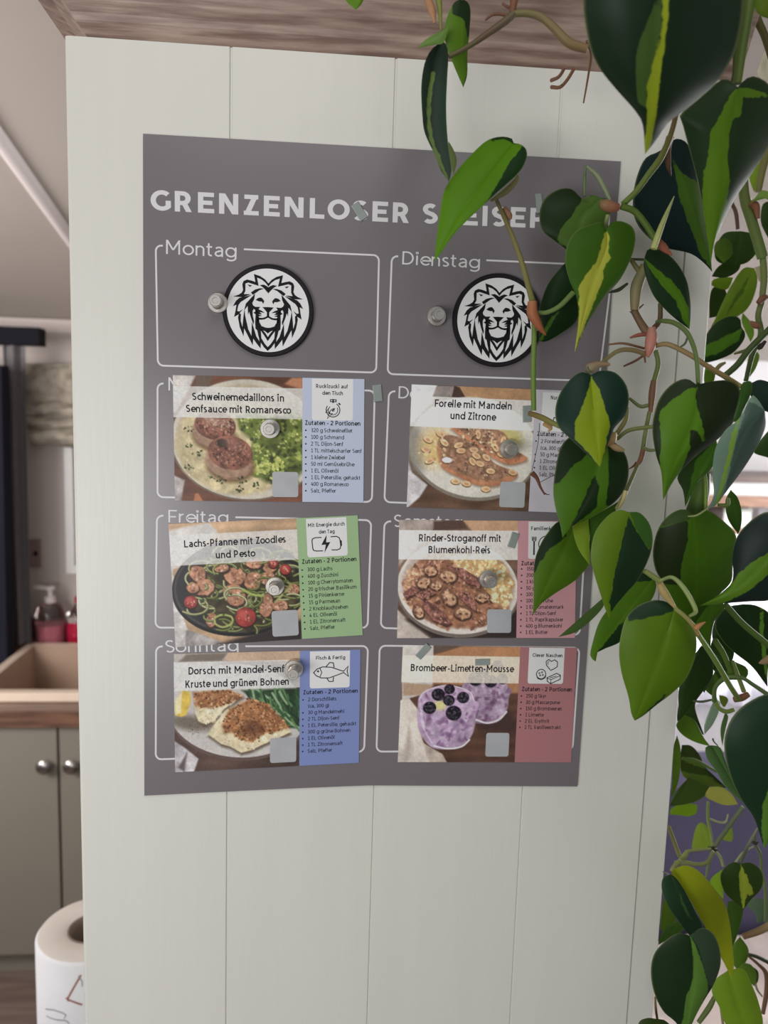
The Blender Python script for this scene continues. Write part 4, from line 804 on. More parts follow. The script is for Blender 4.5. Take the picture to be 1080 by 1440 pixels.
# ------------------------------------------------------------------ recipe cards
def bil(c, u, v):
    tl, tr, br, bl = [np.array(p, float) for p in c]; u = np.asarray(u, float)[..., None]; v = np.asarray(v, float)[..., None]
    return (tl * (1 - u) + tr * u) * (1 - v) + (bl * (1 - u) + br * u) * v
TAN = 1.5
LW = .272 / text2d('1 TL mittelscharfer Senf', .066, .74)[2]
def card(label, corners, side, pic, title, badge, badge_text, head, items, icon, qr=(.52, .675, .775, .975), pw=.672, vh=.375, v0=.432, dv=.0545, lay=0.0, cap=.032, gain=1.1):
    Yc = YP - 0.0006 - lay
    wc = [at(*p, Yc) for p in corners]; wc2 = [Vector(p) for p in wc]; tl, tr, br, bl = wc2
    c0 = (tl + tr + br + bl) / 4
    t = thing('recipe_card', label, 'recipe card', c0, 'recipe cards on the meal planner')
    def W3(u, v, dy):
        P = bil([np.array(q) for q in wc2], u, v); P[..., 1] += dy; return P
    # the card itself: a thin slab
    vs = []; 
    for dy in (0.0, 0.00045): vs += [tuple(W3(u, v, dy)) for u, v in ((0, 0), (1, 0), (1, 1), (0, 1))]
    MB().add(vs, [(0, 3, 2, 1), (4, 5, 6, 7), (0, 1, 5, 4), (1, 2, 6, 5), (2, 3, 7, 6), (3, 0, 4, 7)]).build('card', M['paper'], t)
    # photo
    N, Mv = pic.N, pic.Mv; u, v = np.meshgrid(np.linspace(0.0, pw, N), np.linspace(0.0, 1, Mv)); P = W3(u.ravel(), v.ravel(), -0.00004)
    q = np.arange((Mv - 1) * N).reshape(Mv - 1, N)[:, :-1].ravel(); faces = np.stack([q, q + N, q + N + 1, q + 1], 1)
    m = me(P, faces.tolist()); a = m.color_attributes.new('col', 'FLOAT_COLOR', 'POINT'); I = pic.data() / 255.0
    I = np.where(I <= .04045, I / 12.92, ((I + .055) / 1.055) ** 2.4) * gain; a.data.foreach_set('color', np.concatenate([np.clip(I.reshape(-1, 3), 0, .93), np.ones((N * Mv, 1))], 1).astype(np.float32).ravel())
    wparent(link('food_photo', m, M['print']), t)
    def quad(name, u0, u1, v0_, v1, mt, dy): return MB().add([tuple(W3(a_, b_, dy)) for a_, b_ in ((u0, v0_), (u1, v0_), (u1, v1), (u0, v1))], [(0, 3, 2, 1)]).build(name, mt, t)
    def rquad(name, u0, u1, v0_, v1, mt, dy, r=.02, sharp_top=False):
        P = []
        for (cx, cy, a0) in ((u1 - r / TAN, v1 - r, 0), (u0 + r / TAN, v1 - r, 90), (u0 + r / TAN, v0_ + r, 180), (u1 - r / TAN, v0_ + r, 270)):
            if sharp_top and a0 >= 180: P.append((u0 if a0 == 180 else u1, v0_)); continue
            P += [(cx + r / TAN * math.cos(math.radians(a0 + k * 18)), cy + r * math.sin(math.radians(a0 + k * 18))) for k in range(6)]
        return MB().add([tuple(W3(a_, b_, dy)) for a_, b_ in P], [tuple(range(len(P)))]).build(name, mt, t)
    quad('ingredient_panel', pw, 1, 0, 1, side, -0.00005)
    if badge: rquad('badge', *badge, M['labelwhite'] if badge[0] < 0 else M['white'], -0.00009, sharp_top=True)
    rquad('blank_label', *qr, M['labelwhite'], -0.00009)
    def tx(mb, s, u0, vb, cp_, w, u1=None, align='l', X=.74):
        V, F, wid = text2d(s, w, X); sx = (u1 - u0) / wid if u1 else cp_ / TAN
        if align == 'c': u0 = u0 - wid * sx / 2
        Q = W3(u0 + V[:, 0] * sx, vb - V[:, 1] * cp_, -0.00013); Q[:, 1] -= V[:, 2]; mb.add(Q.tolist(), F)
    mb = MB()
    for s, a_, b_, vb, cp_ in title: tx(mb, s, a_, vb, cp_, .082, b_)
    mb.build('title', M['inkdark'], t)
    mb = MB(); tx(mb, head[0], head[1], vh, .037, .085, head[2])
    mb.build('ingredient_heading', M['inkdark'], t); mb = MB()
    for i, s in enumerate(items):
        vb = v0 + dv * i
        if s and not s.startswith('('): mb.add(W3(.690 + .0045 * np.cos(np.linspace(0, 6.283, 10)), vb - .014 + .0068 * np.sin(np.linspace(0, 6.283, 10)), -0.00013).tolist(), [tuple(range(10))])
        if s: tx(mb, s, .717, vb, cap, .066, .717 + LW * text2d(s, .066, .74)[2])
    mb.build('ingredient_list', M['inkdark'], t); mb = MB()
    for s, a_, b_, vb in badge_text: tx(mb, s, a_, vb, .031, .085, b_)
    mb.build('badge_text', M['inkdark'], t)
    if icon:
        mb = MB()
        for P, w, fill in icon:
            if fill: mb.add(W3([p[0] for p in P], [p[1] for p in P], -0.00013).tolist(), [tuple(range(len(P)))])
            else:
                V, F = ribbon2([(p[0] * TAN, p[1]) for p in P], w); V = np.array(V); mb.add(W3(V[:, 0] / TAN, V[:, 1], -0.00013).tolist(), F)
        mb.build('icon', M['inkdark'], t)
    return t
def side_mat(n, c, g=1.15): return mat(n, G(c, g), 0.4, noise=0.02)
def cv(P, x0, y0, w, h): return [((x - x0) / w, (y - y0) / h) for x, y in P]     # crop coordinates to card coordinates
def circ(cx, cy, r, a0=0, a1=360, n=20): return [(cx + r * math.cos(math.radians(a0 + (a1 - a0) * i / n)), cy + r * math.sin(math.radians(a0 + (a1 - a0) * i / n))) for i in range(n + 1)]
w_ = .0036
k1 = lambda P: cv(P, 108, 66, 880, 572)
ic1 = [(k1(circ(842, 210, 32, -60, 215)), w_, 0), (k1(circ(842, 210, 22, -30, 200)), w_ * .8, 0), (k1([(842, 160), (842, 178)]), w_ * 1.5, 0), (k1([(830, 163), (856, 163), (856, 172), (830, 172), (830, 163)]), w_, 0), (k1([(868, 178), (876, 186)]), w_ * 1.6, 0), (k1([(838, 214), (850, 202)]), w_ * 1.2, 0), (k1(circ(842, 210, 6)), w_ * .7, 0), (k1([(828, 195), (808, 222), (824, 220), (816, 250), (840, 226), (824, 228), (832, 208)]), w_ * .8, 0)]
card('recipe card with pork medallions in mustard sauce and a pale blue ingredient column', ((243, 527.5), (512.5, 533), (511, 706.5), (246, 704)), side_mat('pale_blue_print', (184, 192, 212)), pic_pork(),
     [('Schweinemedaillons in', .097, .578, .192, .058), ('Senfsauce mit Romanesco', .064, .614, .288, .058)], (.722, .940, .004, .335), [('Ruckizucki auf', .742, .913, .078), ('den Tisch', .776, .888, .132)], ('Zutaten - 2 Portionen', .685, .982),
     ['320 g Schweinefilet', '100 g Schmand', '2 TL Dijon-Senf', '1 TL mittelscharfer Senf', '1 kleine Zwiebel', '50 ml Gemüsebrühe', '1 EL Olivenöl', '1 EL Petersilie, gehackt', '400 g Romanesco', 'Salz, Pfeffer'], ic1, qr=(.512, .650, .757, .962), v0=.432)
card('recipe card with trout, almonds and lemon, right end behind the leaves, pale grey column', ((579, 540.5), (837, 551), (825, 722), (572, 713)), side_mat('pale_grey_print', (172, 168, 176), 1.5), pic_trout(),
     [('Forelle mit Mandeln', .125, .548, .172, .060), ('und Zitrone', .213, .462, .266, .060)], (.712, .96, .02, .335), [('Nur', .755, .795, .075)], ('Zutaten - 2 Portionen', .693, .985),
     ['2 Forellenfilets', '(ca. 300 g)', '50 g Mandeln', '1 Zitrone', '1 EL Olivenöl', 'Salz, Pfeffer'], [(cv([(815, 232), (822, 195), (845, 195), (845, 232), (815, 232)], 158, 70, 850, 565), w_, 0)], qr=(.507, .647, .76, .972), gain=1.45, v0=.432)
k3 = lambda P: cv([(x, y + (x - 100) * .045) for x, y in P], 92, 92, 878, 566)
ic3 = [(k3([(795, 155), (765, 156), (752, 162), (750, 172), (752, 205), (756, 215), (770, 218), (800, 217)]), w_ * 1.1, 0), (k3([(838, 152), (865, 150), (878, 156), (882, 168), (884, 196), (880, 208), (866, 213), (840, 213)]), w_ * 1.1, 0), (k3([(884, 168), (890, 169), (890, 194), (884, 196)]), 0, 1), (k3([(820, 142), (793, 190), (814, 188), (806, 226), (836, 176), (816, 178)]), 0, 1)]
card('tilted recipe card with salmon and zucchini noodles and a light green ingredient column', ((237, 737), (503, 724.7), (510, 893), (246.7, 910)), side_mat('light_green_print', (150, 180, 134)), pic_zoodles(),
     [('Lachs-Pfanne mit Zoodles', .072, .612, .193, .058), ('und Pesto', .235, .447, .294, .058)], (.722, .938, .01, .325), [('Mit Energie durch', .730, .930, .078), ('den Tag', .787, .873, .135)], ('Zutaten - 2 Portionen', .690, .985),
     ['300 g Lachs', '400 g Zucchini', '100 g Cherrytomaten', '20 g frischer Basilikum', '15 g Pinienkerne', '15 g Parmesan', '2 Knoblauchzehen', '4 EL Olivenöl', '1 EL Zitronensaft', 'Salz, Pfeffer'], ic3, qr=(.516, .656, .752, .966), v0=.440)
k4 = lambda P: cv(P, 100, 54, 806, 544)
ic4 = [(k4([(711, 150), (711, 210)]), w_ * 1.8, 0), (k4([(702, 126), (703, 142), (711, 150), (719, 142), (720, 126)]), w_, 0), (k4([(708, 126), (708, 142)]), w_, 0), (k4([(714, 126), (714, 142)]), w_, 0), (k4(circ(770, 160, 38)), w_, 0)]
card('recipe card with beef stroganoff and rice, its pink ingredient column partly behind leaves', ((561.5, 731), (811, 733), (808.5, 897), (558.4, 897.4)), side_mat('dusty_pink_print', (178, 132, 138), 1.5), pic_stroganoff(),
     [('Rinder-Stroganoff mit', .108, .572, .178, .060), ('Blumenkohl-Reis', .162, .512, .276, .060)], (.725, .96, .005, .32), [('Familienkl', .738, .862, .078)], ('Zutaten - 2 Portionen', .686, .985),
     ['350 g Rindfleisch', '200 g Pilze', '1 kleine Zwiebel', '50 g Schmand', '100 g Sahne', '100 ml Brühe', '1 EL Tomatenmark', '1 TL Dijon-Senf', '1 TL Paprikapulver', '400 g Blumenkohl', '1 EL Butter'], ic4, pw=.666, qr=(.50, .636, .752, .955), gain=1.45, v0=.420, dv=.0545)
k5 = lambda P: cv([(x, y + (x - 140) * .02) for x, y in P], 142, 92, 828, 520)
ic5 = [(k5([(760, 178), (775, 162), (800, 152), (840, 154), (880, 168), (895, 172), (915, 150), (911, 172), (917, 196), (895, 178), (870, 188), (830, 202), (795, 202), (772, 192), (760, 178)]), w_ * 1.1, 0), (k5([(788, 158), (797, 178), (788, 198)]), w_ * .9, 0), (k5(circ(780, 172, 3, n=8)), w_, 0), (k5([(815, 152), (832, 133), (848, 134), (852, 155)]), w_ * 1.1, 0), (k5([(820, 204), (830, 218), (848, 218), (850, 198)]), w_ * 1.1, 0)]
card('recipe card with crusted cod and green beans and a blue ingredient column, lower left', ((244, 919), (507, 913.6), (504.5, 1072.6), (246.3, 1086)), side_mat('blue_print', (122, 136, 186)), pic_cod(),
     [('Dorsch mit Mandel-Senf', .075, .590, .178, .062), ('Kruste und grünen Bohnen', .058, .615, .288, .062)], (.726, .943, .006, .325), [('Fisch & Fertig', .757, .918, .078)], ('Zutaten - 2 Portionen', .690, .990),
     ['2 Dorschfilets', '(ca. 300 g)', '30 g Mandelmehl', '2 TL Dijon-Senf', '1 EL Petersilie, gehackt', '300 g grüne Bohnen', '1 EL Olivenöl', '1 TL Zitronensaft', 'Salz, Pfeffer'], ic5, qr=(.512, .655, .745, .962), v0=.436, dv=.0565)
k6 = lambda P: cv(P, 136, 62, 782, 515)
ic6 = [(k6([(800, 160), (782, 140), (780, 124), (792, 115), (804, 124), (818, 116), (832, 126), (832, 146), (818, 156), (800, 164)]), w_, 0), (k6([(790, 138), (788, 128), (794, 123)]), w_ * .7, 0), (k6(circ(760, 180, 21)), w_, 0), (k6([(740, 188), (746, 200), (762, 206), (780, 196), (782, 186)]), w_ * .8, 0)] + [(k6(circ(x, y, 3, n=8)), w_ * .7, 0) for x, y in ((752, 176), (764, 172), (768, 184), (756, 186))] + [(k6([(788, 196), (830, 176), (848, 184), (848, 202), (806, 222), (790, 212), (788, 196)]), w_, 0), (k6([(788, 198), (806, 204), (848, 186)]), w_ * .8, 0), (k6([(806, 204), (806, 220)]), w_ * .8, 0), (k6([(800, 196), (830, 188)]), w_ * .8, 0)]
card('recipe card with blackberry lime mousse in glasses and a dark pink ingredient column', ((566.6, 907), (811.5, 911), (803, 1072), (559.4, 1071.7)), side_mat('dark_pink_print', (150, 102, 104), 1.5), pic_mousse(),
     [('Brombeer-Limetten-Mousse', .047, .638, .218, .060)], (.722, .928, .004, .312), [('Clever Naschen', .742, .918, .083)], ('Zutaten - 2 Portionen', .690, .985),
     ['250 g Skyr', '30 g Mascarpone', '150 g Brombeeren', '1 Limette', '2 EL Erythrit', '1 TL Vanilleextrakt'], ic6, pw=.670, qr=(.498, .632, .742, .95), vh=.378, gain=1.45, v0=.434, dv=.0545)

# ------------------------------------------------------------------ lion badges (round flat magnets)
LION = [
 [(515, 222), (470, 170), (410, 130), (335, 105), (355, 205), (300, 185), (245, 172), (205, 190), (190, 225), (195, 270), (200, 300), (180, 335), (140, 360), (80, 378), (190, 385), (290, 352), (200, 352), (222, 310), (222, 250), (222, 215), (262, 203), (320, 222), (388, 243), (366, 140), (430, 165), (480, 205), (515, 252)],
 [(258, 233), (302, 244), (284, 256)],
 [(75, 495), (110, 435), (150, 400), (240, 378), (300, 362), (225, 408), (165, 445), (135, 485), (120, 560), (150, 570), (190, 540), (140, 600), (90, 628), (105, 560), (118, 475)],
 [(150, 590), (138, 640), (160, 760), (205, 870), (212, 770), (260, 860), (322, 985), (328, 900), (375, 965), (422, 1025), (425, 950), (470, 1015), (515, 1060), (515, 1020), (475, 975), (430, 905), (395, 845), (412, 950), (365, 880), (312, 705), (308, 880), (262, 790), (222, 620), (215, 540), (205, 640), (192, 770), (165, 680), (168, 600)],
 [(345, 350), (300, 400), (235, 470), (215, 545), (258, 490), (262, 600), (275, 560), (300, 640), (330, 722), (335, 690), (318, 620), (315, 560), (330, 530), (355, 545), (355, 570), (335, 580), (360, 600), (355, 700), (360, 780), (382, 800), (400, 880), (430, 905), (420, 790), (392, 720), (402, 650), (380, 600), (385, 570), (350, 512), (320, 490), (310, 460), (335, 410)],
 [(300, 330), (350, 295), (410, 280), (455, 282), (400, 300), (365, 325), (320, 355)],
 [(412, 240), (455, 235), (490, 252), (515, 270), (515, 336), (480, 296), (455, 268)],
 [(362, 422), (390, 400), (425, 395), (446, 415), (462, 440), (450, 466), (438, 440), (400, 438)],
 [(450, 515), (515, 515), (515, 630), (503, 610), (504, 575), (478, 545)],
 [(348, 512), (408, 512), (388, 540), (428, 558), (466, 582), (400, 570), (432, 600), (385, 600), (432, 622), (380, 625), (360, 560)],
 [(515, 612), (490, 636), (450, 650), (405, 648), (372, 630), (380, 655), (420, 668), (470, 662), (515, 640)],
 [(398, 650), (402, 700), (432, 752), (480, 770), (515, 776), (515, 838), (482, 812), (430, 790), (388, 740), (370, 640)],
 [(412, 785), (470, 865), (515, 935), (515, 895), (482, 842), (440, 795)],
]
def badge(label, cpx, rxpx, skew):
    Yb = YP - 0.0001; ctr = at(*cpx, Yb - 0.003); R_ = rxpx * 0.445e-3 * 1.0
    R_ = (at(cpx[0] + rxpx, cpx[1], Yb - .003) - at(cpx[0] - rxpx, cpx[1], Yb - .003)).length / 2
    ctr.y = Yb
    t = thing('lion_badge', label, 'badge', ctr, 'round lion badges on the meal planner')
    MB().lathe([(R_ - .0006, 0), (R_, .0006), (R_, .0024), (R_ - .0005, .003), (R_ * .91, .003), (R_ * .905, .0028), (0.0005, .0028)], ctr, 'Y', 72).build('backing', M['magnetrubber'], t)
    MB().lathe([(R_ * .90, .00281), (R_ * .90, .00295), (.0003, .00295)], ctr, 'Y', 72, close=False).build('disc', M['white'], t)
    mb = MB(); sc = R_ * .90 / 522.0
    for P in LION:
        P = [(x, y - .043 * (x - 515)) for x, y in P]
        for sg in (1, -1):
            Q = [Vector((ctr.x + sg * (x - 515) * sc, Yb - .00305, ctr.z - (y - 556) * sc)) for x, y in P]
            from mathutils.geometry import tessellate_polygon
            tr = tessellate_polygon([Q]); mb.add(Q, [tuple(i) for i in tr])
            v_, f_ = ribbon2(P + [P[0]], 3.2); mb.add([(ctr.x + sg * (x - 515) * sc, Yb - .00307, ctr.z - (y - 556) * sc) for x, y in v_], f_)
    mb.build('lion_head', M['black'], t)
badge('round black and white lion head badge in the Montag box, top left', (377, 436.8), 64.2, .043)
badge('round black and white lion head badge in the Dienstag box, partly behind a stem', (700.5, 450.5), 63.5, .043)

# ------------------------------------------------------------------ push-pin magnets
def magnet(label, px, lay):
    Y0 = YP - lay; c = at(*px, Y0); c.y = Y0
    t = thing('pin_magnet', label, 'magnet', c, 'silver pin magnets on the meal planner')
    o = MB().lathe([(.0056, .0), (.0062, .0006), (.0062, .0034), (.0058, .0039), (.0040, .0039), (.0036, .0046), (.0029, .0052)], c, 'Y', 40).build('base', M['nickel'], t, smooth=True); o.data.set_sharp_from_angle(angle=math.radians(24))
    o = MB().lathe([(.0026, .0053), (.0025, .0088), (.0035, .0098), (.0036, .0102), (.0036, .0140), (.0033, .0144), (.0018, .0144), (.0016, .0141), (.0002, .0141)], c, 'Y', 40).build('knob', M['nickel'], t, smooth=True); o.data.set_sharp_from_angle(angle=math.radians(24))
magnet('silver pin magnet beside the left lion badge in the Montag box', (307, 427), .0001)
magnet('silver pin magnet beside the right lion badge in the Dienstag box', (613, 445.5), .0001)
magnet('silver pin magnet on the broccoli of the pork medallion card', (380, 603), .0009)
magnet('silver pin magnet on the fish of the trout card', (714, 631), .0009)
magnet('silver pin magnet on the pan picture of the salmon noodle card', (387, 823), .0009)
magnet('silver pin magnet on the rice of the beef stroganoff card', (685, 813), .0009)
magnet('silver pin magnet at the title end of the crusted cod card', (413, 939), .0009)

# ------------------------------------------------------------------ tape strips
def strip(label, px, l, wd, ang, lay):
    Y0 = YP - lay; c = at(*px, Y0); c.y = Y0; a = math.radians(ang); k = .445e-3; u = Vector((math.cos(a), 0, -math.sin(a))) * (l / 2 * k); n = Vector((math.sin(a), 0, math.cos(a))) * (wd / 2 * k)
    v = [c - u - n, c + u - n, c + u + n, c - u + n]; v = v + [p + Vector((0, -.0007, 0)) for p in v]
    o = MB().add(v, [(0, 3, 2, 1)[::-1], (4, 5, 6, 7), (0, 1, 5, 4), (1, 2, 6, 5), (2, 3, 7, 6), (3, 0, 4, 7)]).build('tape_strip', M['tape'], None, bevel=.0002)
    tag(o, label, 'tape strip', 'grey-green tape strips on the meal planner')
strip('small grey-green strip across the S of the headline', (505.5, 297.5), 24, 11, 55, .0004)
strip('small grey-green strip by the headline under the round leaf', (758, 286), 26, 9, 80, .0004)
strip('small grey-green strip at the right of the pork medallion card', (531, 553), 23, 12, 83, .0004)
strip('small grey-green strip at the end of the trout card title', (741, 582), 23, 12, 86, .0009)
strip('small grey-green strip at the end of the stroganoff card title', (722, 759.5), 22, 11, 106, .0009)
strip('small grey-green strip at the top left corner of the mousse card', (595.5, 916), 24, 10, -50, .0009)
strip('small grey-green strip above the title of the mousse card', (678.5, 931), 22, 9, -2, .0009)

# ------------------------------------------------------------------ trailing plants
T1, T2, T3, T4 = (560, 0, 4.0), (820, 0, 4.0), (680, 220, 4.0), (820, 340, 4.0)
T5, T6, T7, T8, PX = (720, 580, 4.0), (820, 680, 4.0), (900, 880, 5.761), (890, 1130, 4.647), (0, 0, 1.0)
def cvt(T, P): return np.array([(T[0] + x / T[2], T[1] + y / T[2]) for x, y in P], float)
def poly_sd(P, Q):
    P = np.asarray(P); Q = np.asarray(Q); n = len(Q); ins = np.zeros(len(P), bool); D = np.full(len(P), 1e9)
    for i in range(n):
        a, b = Q[i], Q[(i + 1) % n]; dy = b[1] - a[1]; dy = dy if abs(dy) > 1e-9 else 1e-9
        ins ^= ((a[1] > P[:, 1]) != (b[1] > P[:, 1])) & (P[:, 0] < (b[0] - a[0]) * (P[:, 1] - a[1]) / dy + a[0])
        e = b - a; t = np.clip(((P - a) @ e) / (e @ e + 1e-12), 0, 1); D = np.minimum(D, np.hypot(*(P - a - t[:, None] * e).T))
    return np.where(ins, D, -D)
LG = 1.22
PLANT = {}
PLANT['front'] = thing('trailing_philodendron', 'trailing philodendron with large green and lime heart-shaped leaves hanging in front of the cream panel', 'plant', at(960, 60, -0.06))
PLANT['rear'] = thing('vine_plant', 'smaller-leaved vines hanging behind the right edge of the cream panel against the bright room', 'plant', at(1040, 300, 0.14))
lr = random.Random(11)
def leaf(T, base, left, tip, right, col, yb, yt=None, tilt=0.0, cup=0.30, mid=(), pats=(), plant='front', NS=26, NU=8, wave=0.03):
    yt = yb if yt is None else yt
    Lp = resample(cr(cvt(T, [base] + left + [tip])), NS + 1); Rp = resample(cr(cvt(T, [base] + right + [tip])), NS + 1); Mp = resample(cr(cvt(T, [base] + list(mid) + [tip])), NS + 1)
    V2 = []; U = []; Sx = []
    for i in range(NS + 1):
        for k in range(-NU, NU + 1):
            u = k / NU; E_ = Rp[i] if u > 0 else Lp[i]; V2.append(Mp[i] + (E_ - Mp[i]) * abs(u)); U.append(u); Sx.append(i / NS)
    V2 = np.array(V2); U = np.array(U); Sx = np.array(Sx); wm = np.repeat([(np.linalg.norm(Lp[i] - Mp[i]) + np.linalg.norm(Rp[i] - Mp[i])) / 2 * 0.42e-3 for i in range(NS + 1)], 2 * NU + 1)
    ph = lr.random() * 6.28
    Y = yb + (yt - yb) * Sx + cup * wm * U * U + tilt * wm * U - 0.10 * wm * np.abs(U) ** 0.5 + wave * wm * np.sin(9 * Sx + 2.2 * U + ph) * np.abs(U)
    Y = Y - 0.12 * wm.max() * np.sin(math.pi * Sx)
    if plant == 'front': Y = np.minimum(Y, -0.0075)
    else: Y = np.maximum(Y, 0.03)
    P3 = at_np(V2, Y); W1 = 2 * NU + 1; q = np.arange(NS * W1).reshape(NS, W1)[:, :-1].ravel(); F = np.stack([q, q + W1, q + W1 + 1, q + 1], 1)
    m = me(P3, F.tolist(), True); n = len(P3)
    def cattr(nm, c): a = m.color_attributes.new(nm, 'FLOAT_COLOR', 'POINT'); a.data.foreach_set('color', np.tile(np.array([*G(c, LG), 1], np.float32), n))
    def fattr(nm, val): a = m.attributes.new(nm, 'FLOAT', 'POINT'); a.data.foreach_set('value', np.asarray(val, np.float32))
    cattr('ca', col)
    for k in (0, 1):
        if k < len(pats):
            c, polys = pats[k]; cattr('cb' if k == 0 else 'cc', c); sd = np.max([poly_sd(V2, cvt(T, p)) for p in polys], 0); fattr('pat%d' % (k + 1), np.clip(sd / 7.0, -1.5, 1.5))
        else: cattr('cb' if k == 0 else 'cc', col); fattr('pat%d' % (k + 1), np.full(n, -1.5))
    fattr('rim', np.abs(U))
    return wparent(link('leaf', m, M['leaf']), PLANT[plant])
def stem(T, pts, w, Y, col, name='stem', plant='front', n=8):
    P = cvt(T, pts); k = len(P); Ys = np.array(Y if hasattr(Y, '__len__') else [Y] * k, float); ws = np.array(w if hasattr(w, '__len__') else [w] * k, float) / T[2]
    cs = np.array([G(tuple(.8 * q + .2 * sum(c) / 3 for q in c), LG) for c in (col if isinstance(col[0], (tuple, list)) else [col] * k)])
    if len(Ys) != k: Ys = np.interp(np.linspace(0, 1, k), np.linspace(0, 1, len(Ys)), Ys)
    if len(ws) != k: ws = np.interp(np.linspace(0, 1, k), np.linspace(0, 1, len(ws)), ws)
    if len(cs) != k: cs = np.stack([np.interp(np.linspace(0, 1, k), np.linspace(0, 1, len(cs)), cs[:, j]) for j in range(3)], 1)
    full = cr(np.concatenate([P, Ys[:, None], ws[:, None], cs], 1), 8); Yf = full[:, 2]
    if plant == 'front': Yf = np.minimum(Yf, -0.003 - np.abs(full[:, 3]) * .25e-3)
    P3 = at_np(full[:, :2], Yf); R = np.maximum(full[:, 3], .25) / 2 * (Yf - CAM.y) / FPX
    mb = MB(); tube(mb, P3, R, 10); o = mb.build(name, M['vine'], PLANT[plant], smooth=True)
    a = o.data.color_attributes.new('col', 'FLOAT_COLOR', 'POINT'); cc = np.concatenate([np.clip(full[:, 4:7], 0, 1), np.ones((len(full), 1))], 1); a.data.foreach_set('color', np.repeat(cc, 10, 0).astype(np.float32).ravel()); return o
DK, LM = (28, 46, 28), (78, 112, 22)
BR, OR, VG, VO = (104, 76, 48), (158, 92, 58), (92, 122, 38), (118, 106, 56)
# --- leaves at the top
leaf(T2, (470, -300), [(380, -420), (150, -380), (20, -200), (0, 0), (15, 150), (50, 300), (110, 410), (210, 530), (290, 620), (335, 700)], (348, 868), [(560, -430), (780, -380), (900, -150), (905, 0), (890, 150), (850, 300), (770, 440), (680, 530), (560, 630), (480, 690), (410, 790)], (26, 44, 27), -0.185, -0.15, tilt=.1, NS=44, NU=12,
     pats=[((66, 92, 40), [[(440, -100), (400, 30), (350, 150), (310, 250), (295, 400), (305, 570), (350, 600), (370, 470), (405, 330), (440, 120)]]), ((142, 158, 38), [[(445, -200), (480, -200), (482, 70), (465, 200), (440, 400), (410, 650), (385, 800), (352, 880), (340, 860), (358, 700), (360, 480), (400, 330), (440, 150)]])])
leaf(T2, (870, 490), [(820, 450), (780, 445), (700, 510), (550, 640), (560, 700), (600, 850), (640, 1000), (670, 1150), (690, 1280)], (718, 1480), [(920, 440), (970, 430), (1040, 470), (1100, 560), (1110, 680), (1040, 830), (960, 960), (860, 1110), (790, 1250), (740, 1370)], (33, 52, 28), -0.12, -0.085, tilt=.1, NS=36, NU=12,
     pats=[((82, 118, 24), [[(855, 500), (920, 490), (1100, 550), (1040, 545), (900, 550), (890, 650), (845, 670), (820, 760), (815, 900), (825, 1020), (800, 1200), (745, 1380), (720, 1500), (690, 1280), (668, 1100), (680, 960), (710, 860), (715, 740), (770, 650), (815, 560)]])])
leaf(T2, (480, 800), [(430, 850), (350, 890), (300, 1000), (280, 1120), (290, 1230), (350, 1320), (450, 1390), (600, 1425), (680, 1480)], (726, 1530), [(540, 780), (600, 830), (640, 1000), (680, 1200), (712, 1400)], (18, 36, 34), -0.045, -0.02, tilt=.1, cup=.2, NS=34, NU=12, mid=[(600, 1150)],
     pats=[((60, 92, 24), [[(500, 890), (560, 980), (640, 1020), (700, 1250), (740, 1440), (735, 1540), (660, 1425), (590, 1250), (540, 1100), (515, 970)]])])
leaf(T1, (650, 805), [(640, 780), (580, 768), (500, 790), (420, 860), (330, 960), (260, 1070), (235, 1200), (215, 1350)], (203, 1472), [(690, 812), (720, 840), (722, 890), (680, 970), (560, 1080), (440, 1190), (320, 1310), (250, 1410)], (82, 128, 18), -0.06, -0.085, tilt=-.25, cup=.3, NS=34, NU=12, mid=[(470, 1040), (330, 1230)],
     pats=[((22, 52, 18), [[(655, 880), (700, 820), (740, 850), (730, 900), (640, 1020), (490, 1150), (580, 1000), (620, 920)], [(560, 760), (640, 770), (660, 810), (640, 800), (580, 780), (520, 796), (500, 780)]])])
stem(T1, [(520, 1130), (600, 1080), (660, 1020), (672, 985)], [14, 34, 30, 10], -0.052, (150, 140, 88), 'petiole')
leaf(T1, (250, 232), [(190, 275), (150, 350), (130, 480), (135, 640), (150, 750), (210, 880), (240, 960)], (285, 1022), [(272, 250), (282, 320), (275, 450), (270, 600), (275, 740), (287, 860), (300, 960)], (48, 66, 54), -0.055, -0.075, tilt=.8, cup=-.9, mid=[(205, 330), (170, 560), (165, 740), (220, 900)],
     pats=[((120, 142, 80), [[(190, 400), (206, 400), (185, 560), (182, 700), (200, 800), (250, 920), (290, 1020), (276, 1020), (215, 910), (168, 760), (158, 620), (165, 540)]])])
leaf(T1, (312, 985), [(285, 900), (276, 840)], (284, 795), [(330, 900), (310, 840)], (104, 118, 72), -0.04, -0.045, NS=10, NU=4)
leaf(T1, (350, -6), [(310, 20), (270, 110), (258, 200), (290, 310), (330, 410)], (366, 492), [(390, 10), (407, 60), (402, 160), (390, 300), (388, 420)], (84, 120, 30), -0.075, -0.06, tilt=.2, pats=[((34, 52, 28), [[(310, -20), (420, -20), (420, 200), (392, 210), (372, 110), (300, 80)], [(392, 370), (378, 440), (362, 500), (400, 480)]])])
leaf(T1, (285, 150), [(230, 180), (165, 215)], (103, 270), [(255, 240), (205, 252)], (100, 132, 60), -0.078, -0.07, NS=12, NU=4)
leaf(PX, (512, -26), [(490, -14), (486, 0)], (500, 14), [(514, -8), (508, 6)], (90, 130, 30), -0.08, NS=10, NU=4)
leaf(T2, (1010, -60), [(955, -30), (960, 20), (985, 80)], (1062, 112), [(1060, -40), (1090, 40)], (84, 106, 20), -0.10, NS=14, NU=6)
